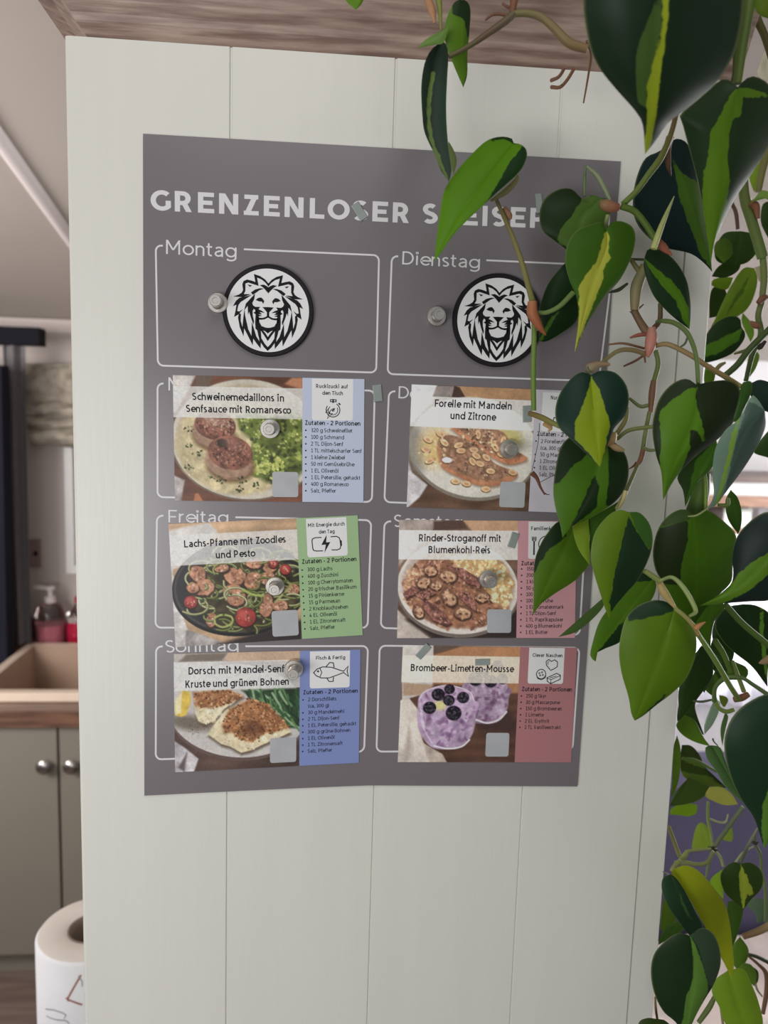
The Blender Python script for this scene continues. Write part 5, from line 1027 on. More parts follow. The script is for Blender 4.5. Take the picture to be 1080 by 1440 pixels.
leaf(T2, (1065, 235), [(1020, 290), (985, 380), (980, 420)], (1010, 445), [(1090, 300), (1085, 400), (1045, 450)], (196, 194, 170), 0.05, NS=14, NU=6, plant='rear')
# --- middle left
leaf(T3, (655, 232), [(610, 215), (555, 240), (500, 185), (430, 182), (350, 230), (315, 310), (325, 410), (380, 460), (460, 520)], (560, 610), [(690, 240), (715, 300), (690, 400), (640, 520)], (26, 46, 16), -0.028, -0.03, NS=30, NU=12, mid=[(540, 380)], pats=[((72, 102, 38), [[(560, 228), (660, 215), (730, 300), (700, 400), (600, 620), (500, 530), (415, 480), (430, 410), (490, 340), (530, 280)]])])
leaf(T3, (310, 1035), [(308, 900), (320, 830), (360, 720), (420, 640), (470, 600)], (530, 700), [(350, 1042), (430, 1000), (520, 930), (540, 830)], (20, 46, 16), -0.014, -0.02, NS=24, NU=10, mid=[(400, 880)], pats=[((66, 108, 24), [[(305, 1045), (360, 930), (430, 860), (440, 850), (370, 960), (325, 1040)]])])
leaf(T3, (690, 412), [(660, 370), (600, 385), (520, 420), (470, 500), (460, 600), (485, 700), (525, 800), (532, 920)], (512, 1105), [(720, 370), (780, 365), (840, 400), (854, 470), (830, 570), (770, 690), (700, 770), (620, 880), (560, 990)], (58, 94, 18), -0.055, -0.062, tilt=.05, NS=36, NU=12, mid=[(690, 520), (600, 760)],
     pats=[((168, 172, 62), [[(695, 418), (706, 440), (705, 520), (718, 575), (682, 610), (672, 690), (622, 820), (572, 940), (535, 1040), (515, 1110), (508, 1090), (520, 1000), (540, 900), (535, 740), (570, 670), (640, 590), (665, 500), (680, 430)]])])
leaf(T4, (345, 92), [(340, 140), (360, 220), (400, 310), (470, 390), (540, 450)], (598, 492), [(368, 40), (440, 45), (520, 110), (580, 210), (603, 330), (604, 420)], (27, 48, 26), -0.055, -0.045, NS=28, NU=10, mid=[(450, 220), (560, 370)], pats=[((76, 116, 22), [[(345, 96), (400, 140), (500, 220), (560, 300), (600, 400), (600, 500), (560, 430), (520, 330), (450, 250), (400, 190)]])])
leaf(T5, (440, -208), [(400, -228), (340, -200), (270, -110), (243, -10), (260, 80), (330, 150), (390, 205)], (495, 306), [(500, -236), (580, -225), (640, -160), (658, -70), (635, 20), (575, 90), (540, 180)], (19, 46, 34), -0.075, -0.085, NS=30, NU=12,
     pats=[((122, 140, 24), [[(445, -205), (490, -130), (520, -40), (550, 60), (545, 110), (530, 170), (500, 310), (490, 310), (420, 215), (355, 150), (355, 60), (390, -30), (430, -130)]])])
leaf(T5, (480, 130), [(400, 110), (320, 140), (265, 220), (232, 420), (245, 540), (268, 620)], (285, 706), [(580, 170), (640, 240), (657, 340), (630, 440), (560, 520), (430, 600), (335, 640)], (68, 106, 20), -0.058, -0.062, NS=32, NU=12, mid=[(470, 350), (370, 580)],
     pats=[((24, 42, 18), [[(540, 120), (680, 180), (680, 420), (560, 530), (525, 520), (545, 400), (540, 250)], [(470, 345), (490, 420), (472, 540), (370, 620), (320, 660), (390, 520), (440, 400)], [(300, 100), (440, 225), (340, 300), (270, 390), (220, 420), (250, 200)]])])
leaf(T5, (350, 650), [(270, 608), (190, 690), (140, 790), (122, 880), (122, 1000)], (118, 1142), [(430, 760), (435, 850), (400, 900), (350, 950), (240, 1020), (160, 1080)], (70, 104, 20), -0.04, -0.05, NS=28, NU=10, mid=[(250, 850)], pats=[((24, 44, 20), [[(265, 600), (310, 640), (305, 700), (220, 760), (150, 850), (118, 920), (115, 850), (150, 740)]])])
leaf(T5, (600, 500), [(500, 560), (425, 600), (425, 690)], (440, 785), [(580, 560), (500, 660), (455, 740)], (46, 78, 16), -0.048, -0.052, NS=16, NU=6)
leaf(T5, (430, 600), [(345, 630), (350, 700), (380, 780)], (440, 862), [(438, 700), (430, 780)], (110, 134, 34), -0.052, -0.06, NS=16, NU=6)
leaf(T5, (655, 560), [(600, 548), (530, 590), (465, 680), (443, 800), (460, 900), (500, 1030), (530, 1120)], (549, 1162), [(720, 565), (775, 630), (792, 720), (770, 820), (710, 940), (640, 1020), (575, 1100)], (88, 116, 22), -0.085, -0.08, NS=34, NU=12, tilt=.1, mid=[(610, 780), (555, 1020)],
     pats=[((26, 50, 28), [[(655, 580), (690, 650), (770, 770), (800, 740), (800, 800), (710, 950), (640, 1030), (555, 1120), (548, 1070), (590, 850), (625, 700)]]), ((58, 96, 34), [[(660, 550), (740, 560), (800, 650), (800, 740), (770, 765), (700, 660)]])])
leaf(T5, (800, 925), [(740, 895), (650, 970), (560, 1080), (490, 1180), (452, 1300), (440, 1370)], (470, 1402), [(812, 980), (780, 1060), (680, 1150), (620, 1280), (520, 1330), (460, 1365)], (70, 106, 20), -0.05, -0.06, NS=28, NU=10, mid=[(640, 1130), (500, 1310)],
     pats=[((24, 48, 22), [[(635, 1165), (700, 1090), (660, 1290), (540, 1330), (470, 1360), (560, 1250)], [(690, 890), (810, 890), (790, 945), (690, 955)]])])
leaf(T5, (515, 1040), [(460, 1090), (380, 1170), (300, 1230)], (260, 1264), [(515, 1090), (450, 1165), (360, 1235)], (72, 98, 48), -0.035, -0.03, NS=18, NU=6)
# --- centre right cluster
leaf(T4, (640, 805), [(580, 770), (500, 800), (430, 880), (395, 990), (390, 1080), (410, 1200), (440, 1300)], (450, 1455), [(720, 785), (820, 780), (880, 820), (885, 920), (850, 1010), (760, 1110), (650, 1190), (560, 1280), (500, 1360)], (29, 41, 20), -0.095, -0.085, NS=34, NU=12, mid=[(630, 1000), (500, 1280)],
     pats=[((74, 112, 22), [[(645, 820), (632, 880), (682, 1080), (684, 1140), (640, 1060), (600, 1060), (600, 1170), (545, 1300), (460, 1460), (440, 1440), (428, 1280), (440, 1130), (425, 960), (500, 890), (590, 830)]])])
leaf(T4, (750, 1115), [(650, 1190), (532, 1312), (562, 1400)], (575, 1492), [(760, 1200), (710, 1290), (620, 1380)], (56, 92, 20), -0.075, -0.07, NS=20, NU=8, pats=[((34, 56, 20), [[(750, 1110), (640, 1190), (520, 1310), (570, 1500), (600, 1380), (630, 1240)]])])
leaf(T4, (900, 790), [(885, 820), (870, 900), (845, 1010)], (880, 1000), [(946, 785), (946, 850), (905, 940)], (48, 78, 30), -0.10, NS=16, NU=6)
leaf(T4, (945, 795), [(943, 870), (1000, 940)], (1090, 975), [(1000, 776), (1090, 815), (1120, 900)], (30, 50, 40), -0.08, NS=18, NU=6)
leaf(T4, (1022, 950), [(985, 890), (945, 868), (880, 990), (800, 1060), (745, 1160), (727, 1300), (735, 1420)], (700, 1502), [(1025, 1040), (980, 1150), (900, 1280), (810, 1400), (750, 1480)], (98, 122, 106), -0.12, -0.10, tilt=.3, NS=30, NU=10, mid=[(900, 1080), (810, 1330)],
     pats=[((112, 144, 56), [[(880, 980), (862, 1100), (822, 1260), (770, 1450), (745, 1480), (800, 1250), (838, 1080)]]), ((64, 84, 74), [[(1022, 950), (1030, 1060), (900, 1300), (790, 1440), (830, 1250), (880, 1050), (930, 900), (990, 920)]])])
leaf(T6, (830, 35), [(800, 100), (815, 200)], (872, 285), [(870, 80), (892, 160), (888, 240)], (46, 76, 18), -0.05, NS=16, NU=6)
leaf(T6, (620, 175), [(560, 143), (480, 180), (420, 260), (392, 380), (405, 480), (440, 545), (500, 660)], (620, 800), [(700, 150), (800, 220), (862, 300), (842, 450), (835, 550), (770, 620), (690, 700)], (58, 92, 16), -0.07, -0.05, NS=32, NU=12,
     pats=[((28, 41, 16), [[(430, 250), (590, 205), (590, 310), (550, 480), (548, 580), (440, 560), (380, 450), (380, 340)]]), ((44, 66, 18), [[(420, 250), (480, 170), (560, 135), (680, 150), (600, 200)]])])
leaf(T6, (710, 630), [(650, 690), (620, 780), (640, 860)], (716, 945), [(800, 690), (745, 760), (722, 850)], (62, 98, 18), -0.05, NS=18, NU=6)
leaf(T6, (1150, 300), [(1110, 170), (1060, 158), (1000, 170), (920, 230), (860, 310), (838, 420), (843, 540), (770, 620)], (655, 688), [(1140, 500), (1090, 620), (1040, 658), (930, 664), (800, 674)], (25, 37, 33), -0.115, -0.09, NS=32, NU=12, mid=[(1000, 470), (850, 600)],
     pats=[((78, 112, 28), [[(645, 690), (830, 560), (900, 480), (1000, 410), (1100, 360), (1100, 460), (960, 580), (900, 622), (800, 668), (700, 690)]])])
leaf(T6, (515, 702), [(470, 665), (400, 655), (320, 680), (258, 730), (225, 800), (202, 930), (215, 1060), (255, 1200), (270, 1290)], (290, 1334), [(570, 740), (620, 810), (639, 900), (620, 1010), (570, 1110), (500, 1180), (420, 1240), (340, 1305)], (78, 108, 18), -0.11, -0.105, NS=36, NU=12, mid=[(440, 950), (330, 1230)],
     pats=[((26, 50, 30), [[(225, 780), (300, 670), (400, 640), (490, 665), (510, 715), (440, 742), (300, 766)], [(465, 1180), (445, 1235), (330, 1330), (290, 1340), (380, 1262)]])])
leaf(T6, (900, 678), [(800, 700), (740, 790), (780, 880), (850, 950), (950, 1030)], (1038, 1145), [(980, 688), (1060, 750), (1065, 900), (1040, 1050)], (23, 44, 14), -0.02, -0.02, NS=26, NU=10, pats=[((80, 122, 34), [[(1000, 690), (1014, 690), (1018, 850), (1050, 1150), (1020, 1060), (1000, 900), (990, 800)]])])
leaf(T6, (660, 920), [(600, 1000), (560, 1100), (535, 1180)], (545, 1330), [(720, 950), (730, 1080), (680, 1160), (620, 1240)], (32, 52, 18), -0.03, -0.02, NS=22, NU=8)
leaf(T6, (850, 1000), [(790, 980), (740, 1060), (700, 1140)], (720, 1190), [(925, 1040), (910, 1100), (800, 1110)], (56, 82, 20), -0.012, NS=16, NU=6)
leaf(T7, (390, 540), [(320, 620), (300, 760), (340, 800)], (520, 885), [(510, 530), (440, 620), (480, 780)], (36, 60, 20), 0.045, NS=20, NU=8, plant='rear')
leaf(T7, (365, 720), [(293, 800), (340, 880), (440, 940)], (572, 978), [(440, 760), (490, 850), (535, 935)], (74, 104, 26), 0.04, NS=20, NU=8, plant='rear')
leaf(T7, (605, 590), [(560, 690), (522, 800)], (522, 882), [(650, 620), (640, 690), (590, 800)], (112, 134, 112), 0.035, NS=18, NU=6, plant='rear')
leaf(T7, (690, 700), [(658, 800), (652, 880)], (668, 975), [(715, 740), (690, 850)], (62, 86, 46), 0.035, NS=14, NU=5, plant='rear')
leaf(T7, (640, 560), [(650, 620), (680, 660)], (700, 640), [(690, 570), (715, 600)], (86, 104, 30), 0.05, NS=12, NU=5, plant='rear')
leaf(PX, (1112, 1000), [(1085, 976), (1053, 987), (1030, 1008), (1019, 1036), (1020, 1065), (1029, 1097), (1044, 1127), (1060, 1150)], (1075, 1194), [(1140, 985), (1165, 1040), (1150, 1100), (1110, 1150), (1085, 1178)], (24, 48, 30), -0.15, -0.13, NS=32, NU=12, tilt=.1, pats=[((80, 118, 40), [[(1084, 1104), (1072, 1132), (1071, 1165), (1075, 1200), (1095, 1160), (1100, 1110)]])])
leaf(T7, (580, 968), [(530, 985), (545, 1080), (620, 1180), (700, 1310)], (850, 1446), [(650, 985), (690, 1090), (740, 1230), (800, 1370)], (64, 94, 48), -0.09, -0.12, NS=22, NU=6)
leaf(T7, (340, 965), [(325, 1080), (350, 1220), (500, 1290)], (705, 1314), [(420, 975), (500, 1070), (555, 1190), (620, 1270)], (44, 60, 20), 0.07, NS=22, NU=8, plant='rear', pats=[((72, 92, 34), [[(340, 1060), (560, 1140), (640, 1200), (560, 1170), (360, 1100)], [(330, 1180), (560, 1220), (700, 1310), (500, 1300), (330, 1240)]])])
leaf(T7, (395, 1228), [(300, 1330), (250, 1430)], (238, 1462), [(500, 1275), (575, 1310), (500, 1400), (380, 1445)], (58, 78, 30), 0.06, NS=18, NU=8, plant='rear')
leaf(T7, (560, 1308), [(530, 1380), (620, 1432), (700, 1455)], (795, 1446), [(650, 1305), (740, 1360)], (150, 152, 70), 0.05, NS=18, NU=8, plant='rear')
leaf(T7, (300, 885), [(268, 1000), (262, 1200)], (252, 1395), [(328, 1000), (322, 1200), (285, 1340)], (72, 98, 24), 0.03, NS=16, NU=5, plant='rear')
leaf(T7, (560, 120), [(480, 180), (435, 300), (450, 430)], (520, 545), [(590, 250), (575, 420)], (30, 52, 24), -0.018, NS=18, NU=6)
leaf(T7, (650, 50), [(580, 130), (572, 300)], (640, 430), [(760, 170), (730, 330)], (42, 70, 20), -0.014, NS=18, NU=6)
leaf(T7, (560, 385), [(512, 450), (530, 520)], (580, 565), [(612, 430), (612, 505)], (64, 88, 28), -0.012, NS=14, NU=5)
leaf(T6, (790, 700), [(745, 760), (725, 860), (760, 930)], (830, 1000), [(850, 740), (860, 880)], (34, 58, 20), -0.012, NS=18, NU=6)
# --- right, behind the panel edge
RE = dict(plant='rear')
leaf(T4, (885, -60), [(800, -52), (758, 0), (738, 60), (760, 115)], (850, 135), [(950, -42), (985, 40), (925, 115)], (36, 60, 16), 0.10, NS=18, NU=8, **RE)
leaf(T4, (800, -20), [(750, 0), (738, 60)], (790, 120), [(830, 0), (840, 70)], (70, 96, 24), 0.09, NS=14, NU=6, **RE)
leaf(T4, (892, 108), [(830, 98), (760, 140)], (723, 195), [(870, 165), (800, 202)], (44, 66, 20), 0.11, NS=16, NU=6, **RE)
leaf(T4, (845, 200), [(780, 200), (730, 215)], (722, 245), [(815, 265), (760, 262)], (96, 126, 26), 0.14, NS=14, NU=5, **RE)
leaf(T4, (962, 148), [(900, 150), (830, 250), (780, 350), (740, 440)], (718, 480), [(980, 200), (972, 270), (930, 370), (850, 430)], (88, 114, 24), 0.12, NS=22, NU=8, mid=[(880, 300)], pats=[((62, 90, 18), [[(950, 170), (900, 290), (800, 420), (860, 300)]])], **RE)
leaf(T4, (800, 268), [(740, 250), (712, 310)], (710, 430), [(808, 320), (765, 410)], (38, 56, 18), 0.15, NS=16, NU=6, **RE)
leaf(T4, (890, 478), [(880, 430), (820, 418), (740, 460), (690, 530), (660, 620)], (640, 690), [(912, 515), (900, 560), (850, 620), (780, 657), (700, 680)], (24, 46, 16), 0.10, NS=24, NU=8, mid=[(760, 590)], pats=[((66, 104, 22), [[(680, 590), (800, 530), (900, 485), (870, 560), (760, 625), (670, 660)]])], **RE)
leaf(T4, (898, 400), [(892, 450), (920, 520)], (942, 565), [(950, 460), (962, 520)], (94, 128, 40), 0.13, NS=14, NU=5, **RE)
leaf(T4, (965, 610), [(938, 680), (940, 730)], (934, 765), [(992, 640), (972, 710)], (84, 114, 34), 0.13, NS=14, NU=5, **RE)
leaf(T4, (1090, 1010), [(1010, 1100), (955, 1180)], (1040, 1215), [(1110, 1100), (1100, 1200)], (42, 66, 28), 0.06, NS=16, NU=6, **RE)
leaf(T4, (720, 690), [(690, 700), (680, 780)], (700, 830), [(745, 730), (730, 800)], (70, 98, 22), 0.08, NS=12, NU=5, **RE)
leaf(T2, (1000, 900), [(950, 930), (935, 1000)], (960, 1080), [(1000, 950), (985, 1040)], (110, 140, 36), 0.16, NS=14, NU=5, **RE)
leaf(T2, (1085, 1100), [(1010, 1070), (960, 1120)], (935, 1140), [(1060, 1130), (1000, 1110)], (104, 132, 60), 0.05, NS=14, NU=5, **RE)
leaf(T2, (1060, 1130), [(1010, 1150), (1000, 1250)], (1040, 1340), [(1095, 1180), (1090, 1290)], (36, 58, 18), 0.12, NS=14, NU=6, **RE)
# --- lower right
leaf(T8, (420, 8), [(330, -5), (250, 35)], (243, 72), [(417, 60), (370, 84), (300, 76)], (112, 148, 30), 0.10, NS=16, NU=6, **RE)
leaf(T8, (505, 300), [(440, 305), (388, 300), (395, 220), (415, 150)], (442, 122), [(522, 260), (505, 190), (475, 138)], (122, 148, 50), 0.13, NS=18, NU=6, **RE)
leaf(T8, (580, 235), [(600, 195), (620, 165)], (645, 148), [(645, 248), (654, 200)], (116, 140, 50), 0.13, NS=12, NU=5, **RE)
leaf(T8, (585, 430), [(520, 480), (508, 530)], (592, 625), [(605, 560), (592, 480)], (112, 144, 34), 0.09, NS=14, NU=5, **RE)
leaf(T8, (200, 620), [(185, 720), (180, 790)], (183, 835), [(250, 680), (285, 760), (230, 805)], (78, 104, 30), 0.05, NS=14, NU=5, **RE)
leaf(T8, (300, 768), [(220, 800), (175, 880)], (165, 925), [(335, 815), (285, 860), (220, 895)], (52, 80, 28), 0.035, NS=14, NU=5, **RE)
leaf(T8, (620, 640), [(608, 740), (635, 880)], (650, 945), [(685, 635), (722, 690), (692, 830)], (52, 78, 24), 0.07, NS=18, NU=6, **RE)
leaf(T8, (700, 868), [(648, 940), (652, 1040)], (680, 1085), [(755, 950), (742, 1030)], (72, 102, 30), 0.06, NS=16, NU=6, **RE)
leaf(T8, (720, 1040), [(690, 1090), (740, 1150)], (795, 1195), [(775, 1055), (808, 1120)], (78, 108, 34), 0.05, NS=14, NU=5, **RE)
leaf(T8, (790, 1070), [(765, 1100), (780, 1160)], (800, 1190), [(820, 1100), (818, 1160)], (40, 62, 26), 0.06, NS=12, NU=5, **RE)
leaf(T8, (870, 640), [(800, 615), (742, 660), (800, 720)], (812, 785), [(885, 700), (850, 772)], (80, 100, 76), 0.05, NS=16, NU=6, **RE)
leaf(T8, (270, 428), [(252, 460), (330, 560), (400, 680), (470, 800), (560, 920), (600, 1050)], (645, 1135), [(340, 402), (430, 440), (530, 550), (602, 660), (637, 800), (652, 950), (660, 1060)], (128, 138, 22), -0.05, -0.06, NS=30, NU=8)
leaf(T8, (245, 462), [(195, 490), (190, 570), (235, 680), (300, 770), (360, 850)], (395, 880), [(285, 490), (345, 580), (405, 700), (455, 810)], (32, 58, 36), -0.056, -0.065, NS=24, NU=8, pats=[((58, 90, 48), [[(300, 560), (330, 640), (390, 760), (360, 740), (310, 640)]])])  # the paler streak is a sheen painted into the leaf colour
leaf(T8, (620, 1090), [(540, 1150), (515, 1230), (565, 1330), (620, 1460)], (800, 1610), [(720, 1080), (775, 1180), (822, 1300), (850, 1450)], (98, 126, 28), -0.045, -0.05, NS=26, NU=8, mid=[(680, 1300)])
leaf(T8, (705, 392), [(650, 383), (590, 430), (571, 490), (600, 580), (660, 640)], (722, 695), [(770, 386), (832, 430), (852, 500), (830, 570), (770, 630)], (44, 64, 22), -0.03, -0.03, NS=26, NU=10, pats=[((134, 148, 46), [[(705, 395), (740, 470), (792, 585), (770, 600), (745, 590), (722, 690), (700, 580), (695, 480)]])])
leaf(T8, (372, 862), [(300, 848), (220, 890), (140, 980), (117, 1100), (140, 1240), (200, 1360), (280, 1430)], (345, 1540), [(450, 812), (525, 850), (567, 950), (572, 1060), (530, 1180), (470, 1280), (410, 1390)], (25, 45, 22), -0.105, -0.10, NS=34, NU=12, mid=[(400, 1100)],
     pats=[((78, 112, 44), [[(372, 866), (410, 920), (442, 1020), (485, 1150), (495, 1220), (435, 1350), (350, 1560), (315, 1460), (348, 1280), (390, 1140), (395, 1020)]]), ((48, 66, 48), [[(380, 862), (450, 800), (540, 840), (590, 1000), (540, 1180), (500, 1200), (450, 1020), (415, 915)]])])  # second pattern: greyish sheen painted over the right half
leaf(T8, (165, 1408), [(90, 1402), (35, 1440)], (60, 1570), [(215, 1420), (240, 1480)], (46, 62, 24), -0.05, NS=16, NU=6)

# --- vines, petioles, sheaths, aerial roots
stem(T1, [(1060, 275), (960, 240), (870, 150), (800, 95), (720, 75), (640, 78)], [46, 50, 44, 40, 36, 34], -0.072, [(128, 100, 62), (120, 104, 62), (112, 104, 58)])
stem(T1, [(650, 75), (600, 120), (480, 205), (400, 258), (285, 318)], [40, 42, 34, 28, 26], -0.072, [(96, 82, 56), (92, 74, 52), (88, 84, 48)], 'petiole')
stem(T1, [(655, -20), (650, 20), (640, 80)], [50, 40, 30], -0.072, [(128, 76, 50), (110, 70, 46)], 'sheath')
stem(T1, [(160, -20), (190, 60), (205, 130)], [40, 40, 12], -0.072, [(160, 110, 72), (170, 116, 76)], 'sheath'); stem(T1, [(225, -20), (235, 70), (240, 170)], [40, 24, 8], -0.07, (118, 128, 48), 'petiole')
for P in ([(610, 85), (540, 80), (490, 112)], [(645, 50), (610, 35), (585, 18)]): stem(T1, P, [16, 16, 12], -0.07, (110, 70, 50), 'aerial_root')
for P in ([(940, 375), (905, 430), (862, 452)], [(990, 385), (950, 450), (910, 490), (862, 490)]): stem(T1, P, [18, 18, 20], [-0.05, -0.03], (128, 84, 58), 'aerial_root')
stem(T2, [(20, 230), (45, 310), (30, 420), (2, 580)], [14, 14, 12, 8], [-0.06, -0.03], (122, 84, 52), 'aerial_root')
stem(T2, [(945, -160), (935, 0), (915, 150), (890, 300), (868, 470)], [60, 60, 56, 52, 44], -0.10, [(96, 122, 36), (78, 104, 30), (84, 104, 30)]); stem(T2, [(900, 120), (860, 300), (850, 420), (820, 520)], [24, 26, 24, 16], -0.085, (66, 84, 26), 'petiole')
stem(T2, [(965, -60), (975, 90), (1020, 200), (1060, 330)], [60, 46, 40, 36], 0.04, [(92, 100, 34), (80, 66, 34)], plant='rear')
stem(T2, [(525, 640), (500, 740), (470, 820), (430, 900), (370, 980), (300, 1075), (225, 1148)], [30, 32, 36, 38, 36, 34, 34], [-0.09, -0.05], [(112, 84, 52), (98, 110, 40), (88, 116, 36)])
stem(T2, [(490, 770), (475, 830), (480, 930), (495, 990)], [44, 40, 30, 8], [-0.07, -0.06], [(140, 84, 54), (90, 60, 40), (70, 52, 36)], 'sheath')
stem(T2, [(215, 1160), (290, 1190), (350, 1260), (400, 1340), (430, 1400)], [36, 36, 36, 34, 26], -0.055, (80, 106, 28)); stem(T2, [(512, 1104), (470, 1200), (430, 1300), (395, 1400)], [5, 22, 34, 36], -0.068, [(150, 158, 84), (168, 176, 96)], 'new_leaf')
stem(T2, [(420, 1350), (450, 1390), (500, 1435)], [30, 44, 10], -0.06, [(150, 80, 56), (164, 88, 64)], 'sheath'); stem(T2, [(200, 1165), (165, 1165), (120, 1150), (95, 1130)], [40, 60, 60, 20], -0.055, [(138, 72, 52), (150, 96, 64), (110, 90, 50)], 'sheath')
stem(T3, [(70, 240), (150, 420), (210, 580), (255, 740), (285, 850)], [20, 26, 30, 32, 38], [-0.05, -0.03], [(124, 110, 62), (128, 120, 62), (116, 120, 56)]); stem(T3, [(285, 850), (285, 1000), (280, 1200), (282, 1430)], [34, 30, 30, 30], -0.028, [(110, 130, 48), (100, 130, 44), (96, 128, 44)])
stem(T3, [(275, 815), (275, 880), (310, 950), (350, 1005)], [50, 62, 44, 8], -0.034, [(170, 104, 64), (158, 84, 46), (150, 78, 40)], 'sheath'); stem(T3, [(110, 290), (140, 330), (150, 355)], [34, 40, 20], -0.045, (160, 108, 80), 'sheath')
stem(T3, [(305, 880), (360, 876), (430, 840), (505, 765)], [26, 26, 28, 30], -0.03, (108, 134, 66), 'petiole')
stem(T3, [(567, 225), (568, 140), (573, 50)], [14, 18, 12], -0.02, (94, 112, 70), 'petiole'); stem(T3, [(580, 55), (640, 110), (680, 180), (710, 245)], [14, 26, 26, 20], -0.025, (118, 132, 92), 'petiole'); stem(T3, [(700, 330), (690, 370), (692, 412)], [24, 22, 18], -0.045, (128, 140, 84), 'petiole')
stem(T3, [(830, 580), (860, 625), (880, 650)], [24, 28, 30], -0.04, (118, 112, 60), 'petiole'); stem(T3, [(830, 578), (900, 580)], [14, 14], -0.04, (60, 74, 40), 'petiole'); stem(T3, [(705, 765), (760, 750), (810, 715)], [10, 22, 14], -0.03, (66, 74, 48), 'petiole')
stem(T4, [(345, 130), (330, 180), (300, 260), (290, 385)], [44, 60, 66, 46], -0.04, [(118, 116, 64), (128, 122, 80), (124, 116, 76), (126, 108, 70)]); stem(T4, [(285, 385), (320, 450), (365, 520)], [40, 42, 50], -0.04, [(96, 72, 44), (112, 84, 54)])
stem(T4, [(340, 352), (300, 385), (262, 395)], [8, 12, 6], -0.038, (112, 82, 56), 'aerial_root')
stem(T4, [(385, 480), (385, 540), (375, 600), (365, 650)], [40, 66, 56, 16], -0.048, [(160, 104, 88), (176, 108, 92), (168, 100, 80)], 'sheath'); stem(T4, [(360, 520), (310, 525), (264, 540)], [22, 22, 10], -0.042, (140, 72, 56), 'sheath')
stem(T4, [(408, 610), (422, 690), (400, 780)], [26, 28, 28], -0.035, (104, 118, 56)); stem(T4, [(398, 780), (388, 860), (380, 960)], [32, 40, 26], -0.035, [(122, 88, 60), (130, 84, 58)], 'sheath'); stem(T4, [(375, 955), (350, 1080), (338, 1160)], [26, 26, 26], -0.035, (108, 120, 60))
stem(T4, [(342, 1155), (325, 1220), (295, 1275)], [30, 30, 18], -0.035, [(130, 84, 56), (134, 92, 64)], 'sheath'); stem(T4, [(310, 1250), (270, 1340), (230, 1430), (190, 1500)], [20, 24, 26, 22], [-0.035, -0.06], [(108, 112, 54), (136, 140, 78)])
stem(T4, [(300, 1240), (285, 1260), (258, 1278)], [14, 12, 6], -0.033, (122, 72, 52), 'aerial_root'); stem(T5, [(640, 440), (625, 490), (600, 540)], [26, 24, 14], -0.066, [(168, 152, 92), (150, 140, 80)], 'sheath')
stem(T4, [(405, 585), (480, 578), (600, 635), (700, 700), (800, 760), (890, 815)], [26, 28, 30, 30, 30, 28], [-0.045, -0.06, -0.09], [(140, 118, 66), (132, 106, 62), (128, 112, 58)], 'petiole')
stem(T4, [(350, 630), (270, 608), (190, 618), (95, 690)], [28, 28, 26, 22], [-0.045, -0.06], [(138, 112, 72), (120, 112, 62)], 'petiole'); stem(T4, [(150, 690), (90, 690), (40, 710), (20, 735)], [16, 40, 60, 26], -0.07, [(140, 110, 76), (120, 112, 82)], 'sheath'); stem(T4, [(20, 705), (40, 755)], [18, 16], -0.072, (88, 96, 60), 'petiole')
for P in ([(345, 600), (230, 572), (140, 578)], [(340, 640), (290, 672), (228, 700)], [(345, 640), (350, 680)]): stem(T4, P, [14, 14, 10], -0.04, (126, 86, 60), 'aerial_root')
stem(T4, [(415, 450), (450, 445), (520, 460), (590, 520), (635, 640), (648, 800)], [20, 26, 28, 28, 26, 24], [-0.04, -0.06, -0.09], [(86, 106, 44), (92, 116, 56)], 'petiole'); stem(T4, [(435, 345), (432, 440), (400, 485)], [26, 30, 34], -0.038, [(84, 74, 44), (108, 72, 48)]); stem(T4, [(590, 530), (575, 570), (548, 592)], [12, 14, 10], -0.02, (88, 104, 70), 'petiole')
stem(T4, [(260, 880), (320, 925), (365, 920)], [16, 22, 22], -0.035, (110, 122, 70), 'petiole'); stem(T4, [(250, 930), (240, 1000), (190, 1080)], [16, 26, 30], -0.05, (122, 118, 58), 'petiole'); stem(T4, [(190, 1110), (260, 1060), (390, 1040)], [22, 24, 22], -0.045, (116, 124, 62), 'petiole'); stem(T4, [(335, 1155), (370, 1172), (405, 1172)], [18, 20, 16], -0.04, (104, 116, 66), 'petiole')
stem(T4, [(170, 1070), (155, 1110), (130, 1140)], [40, 64, 30], -0.066, [(190, 148, 94), (176, 136, 84)], 'sheath'); stem(T4, [(150, 1140), (190, 1160), (230, 1175)], [24, 40, 20], -0.066, [(168, 132, 84), (140, 124, 84)], 'sheath')
stem(T5, [(100, 5), (170, 30), (270, 80)], [30, 34, 26], [-0.03, -0.05], [(116, 86, 46), (124, 126, 52)]); stem(T5, [(180, 60), (215, 85), (205, 108)], [30, 26, 8], -0.04, (184, 142, 84), 'sheath')
stem(T5, [(155, 60), (148, 160), (130, 250), (112, 330)], [4, 4, 4, 4], -0.02, (76, 68, 58), 'aerial_root'); stem(T5, [(112, 340), (140, 370), (160, 420), (185, 462)], [34, 22, 14, 10], -0.02, (112, 64, 44), 'aerial_root'); stem(T5, [(185, 455), (200, 462), (212, 460)], [8, 5, 4], -0.02, (92, 64, 50), 'aerial_root'); stem(T5, [(160, 392), (210, 365), (262, 340)], [4, 4, 4], -0.02, (84, 76, 62), 'aerial_root')
stem(T6, [(345, 490), (390, 520), (440, 555)], [30, 34, 34], -0.09, (118, 130, 60), 'petiole'); stem(T6, [(435, 545), (500, 528), (560, 580), (610, 660), (632, 720), (595, 748)], [20, 24, 28, 28, 26, 18], [-0.10, -0.115], (128, 146, 74), 'petiole')
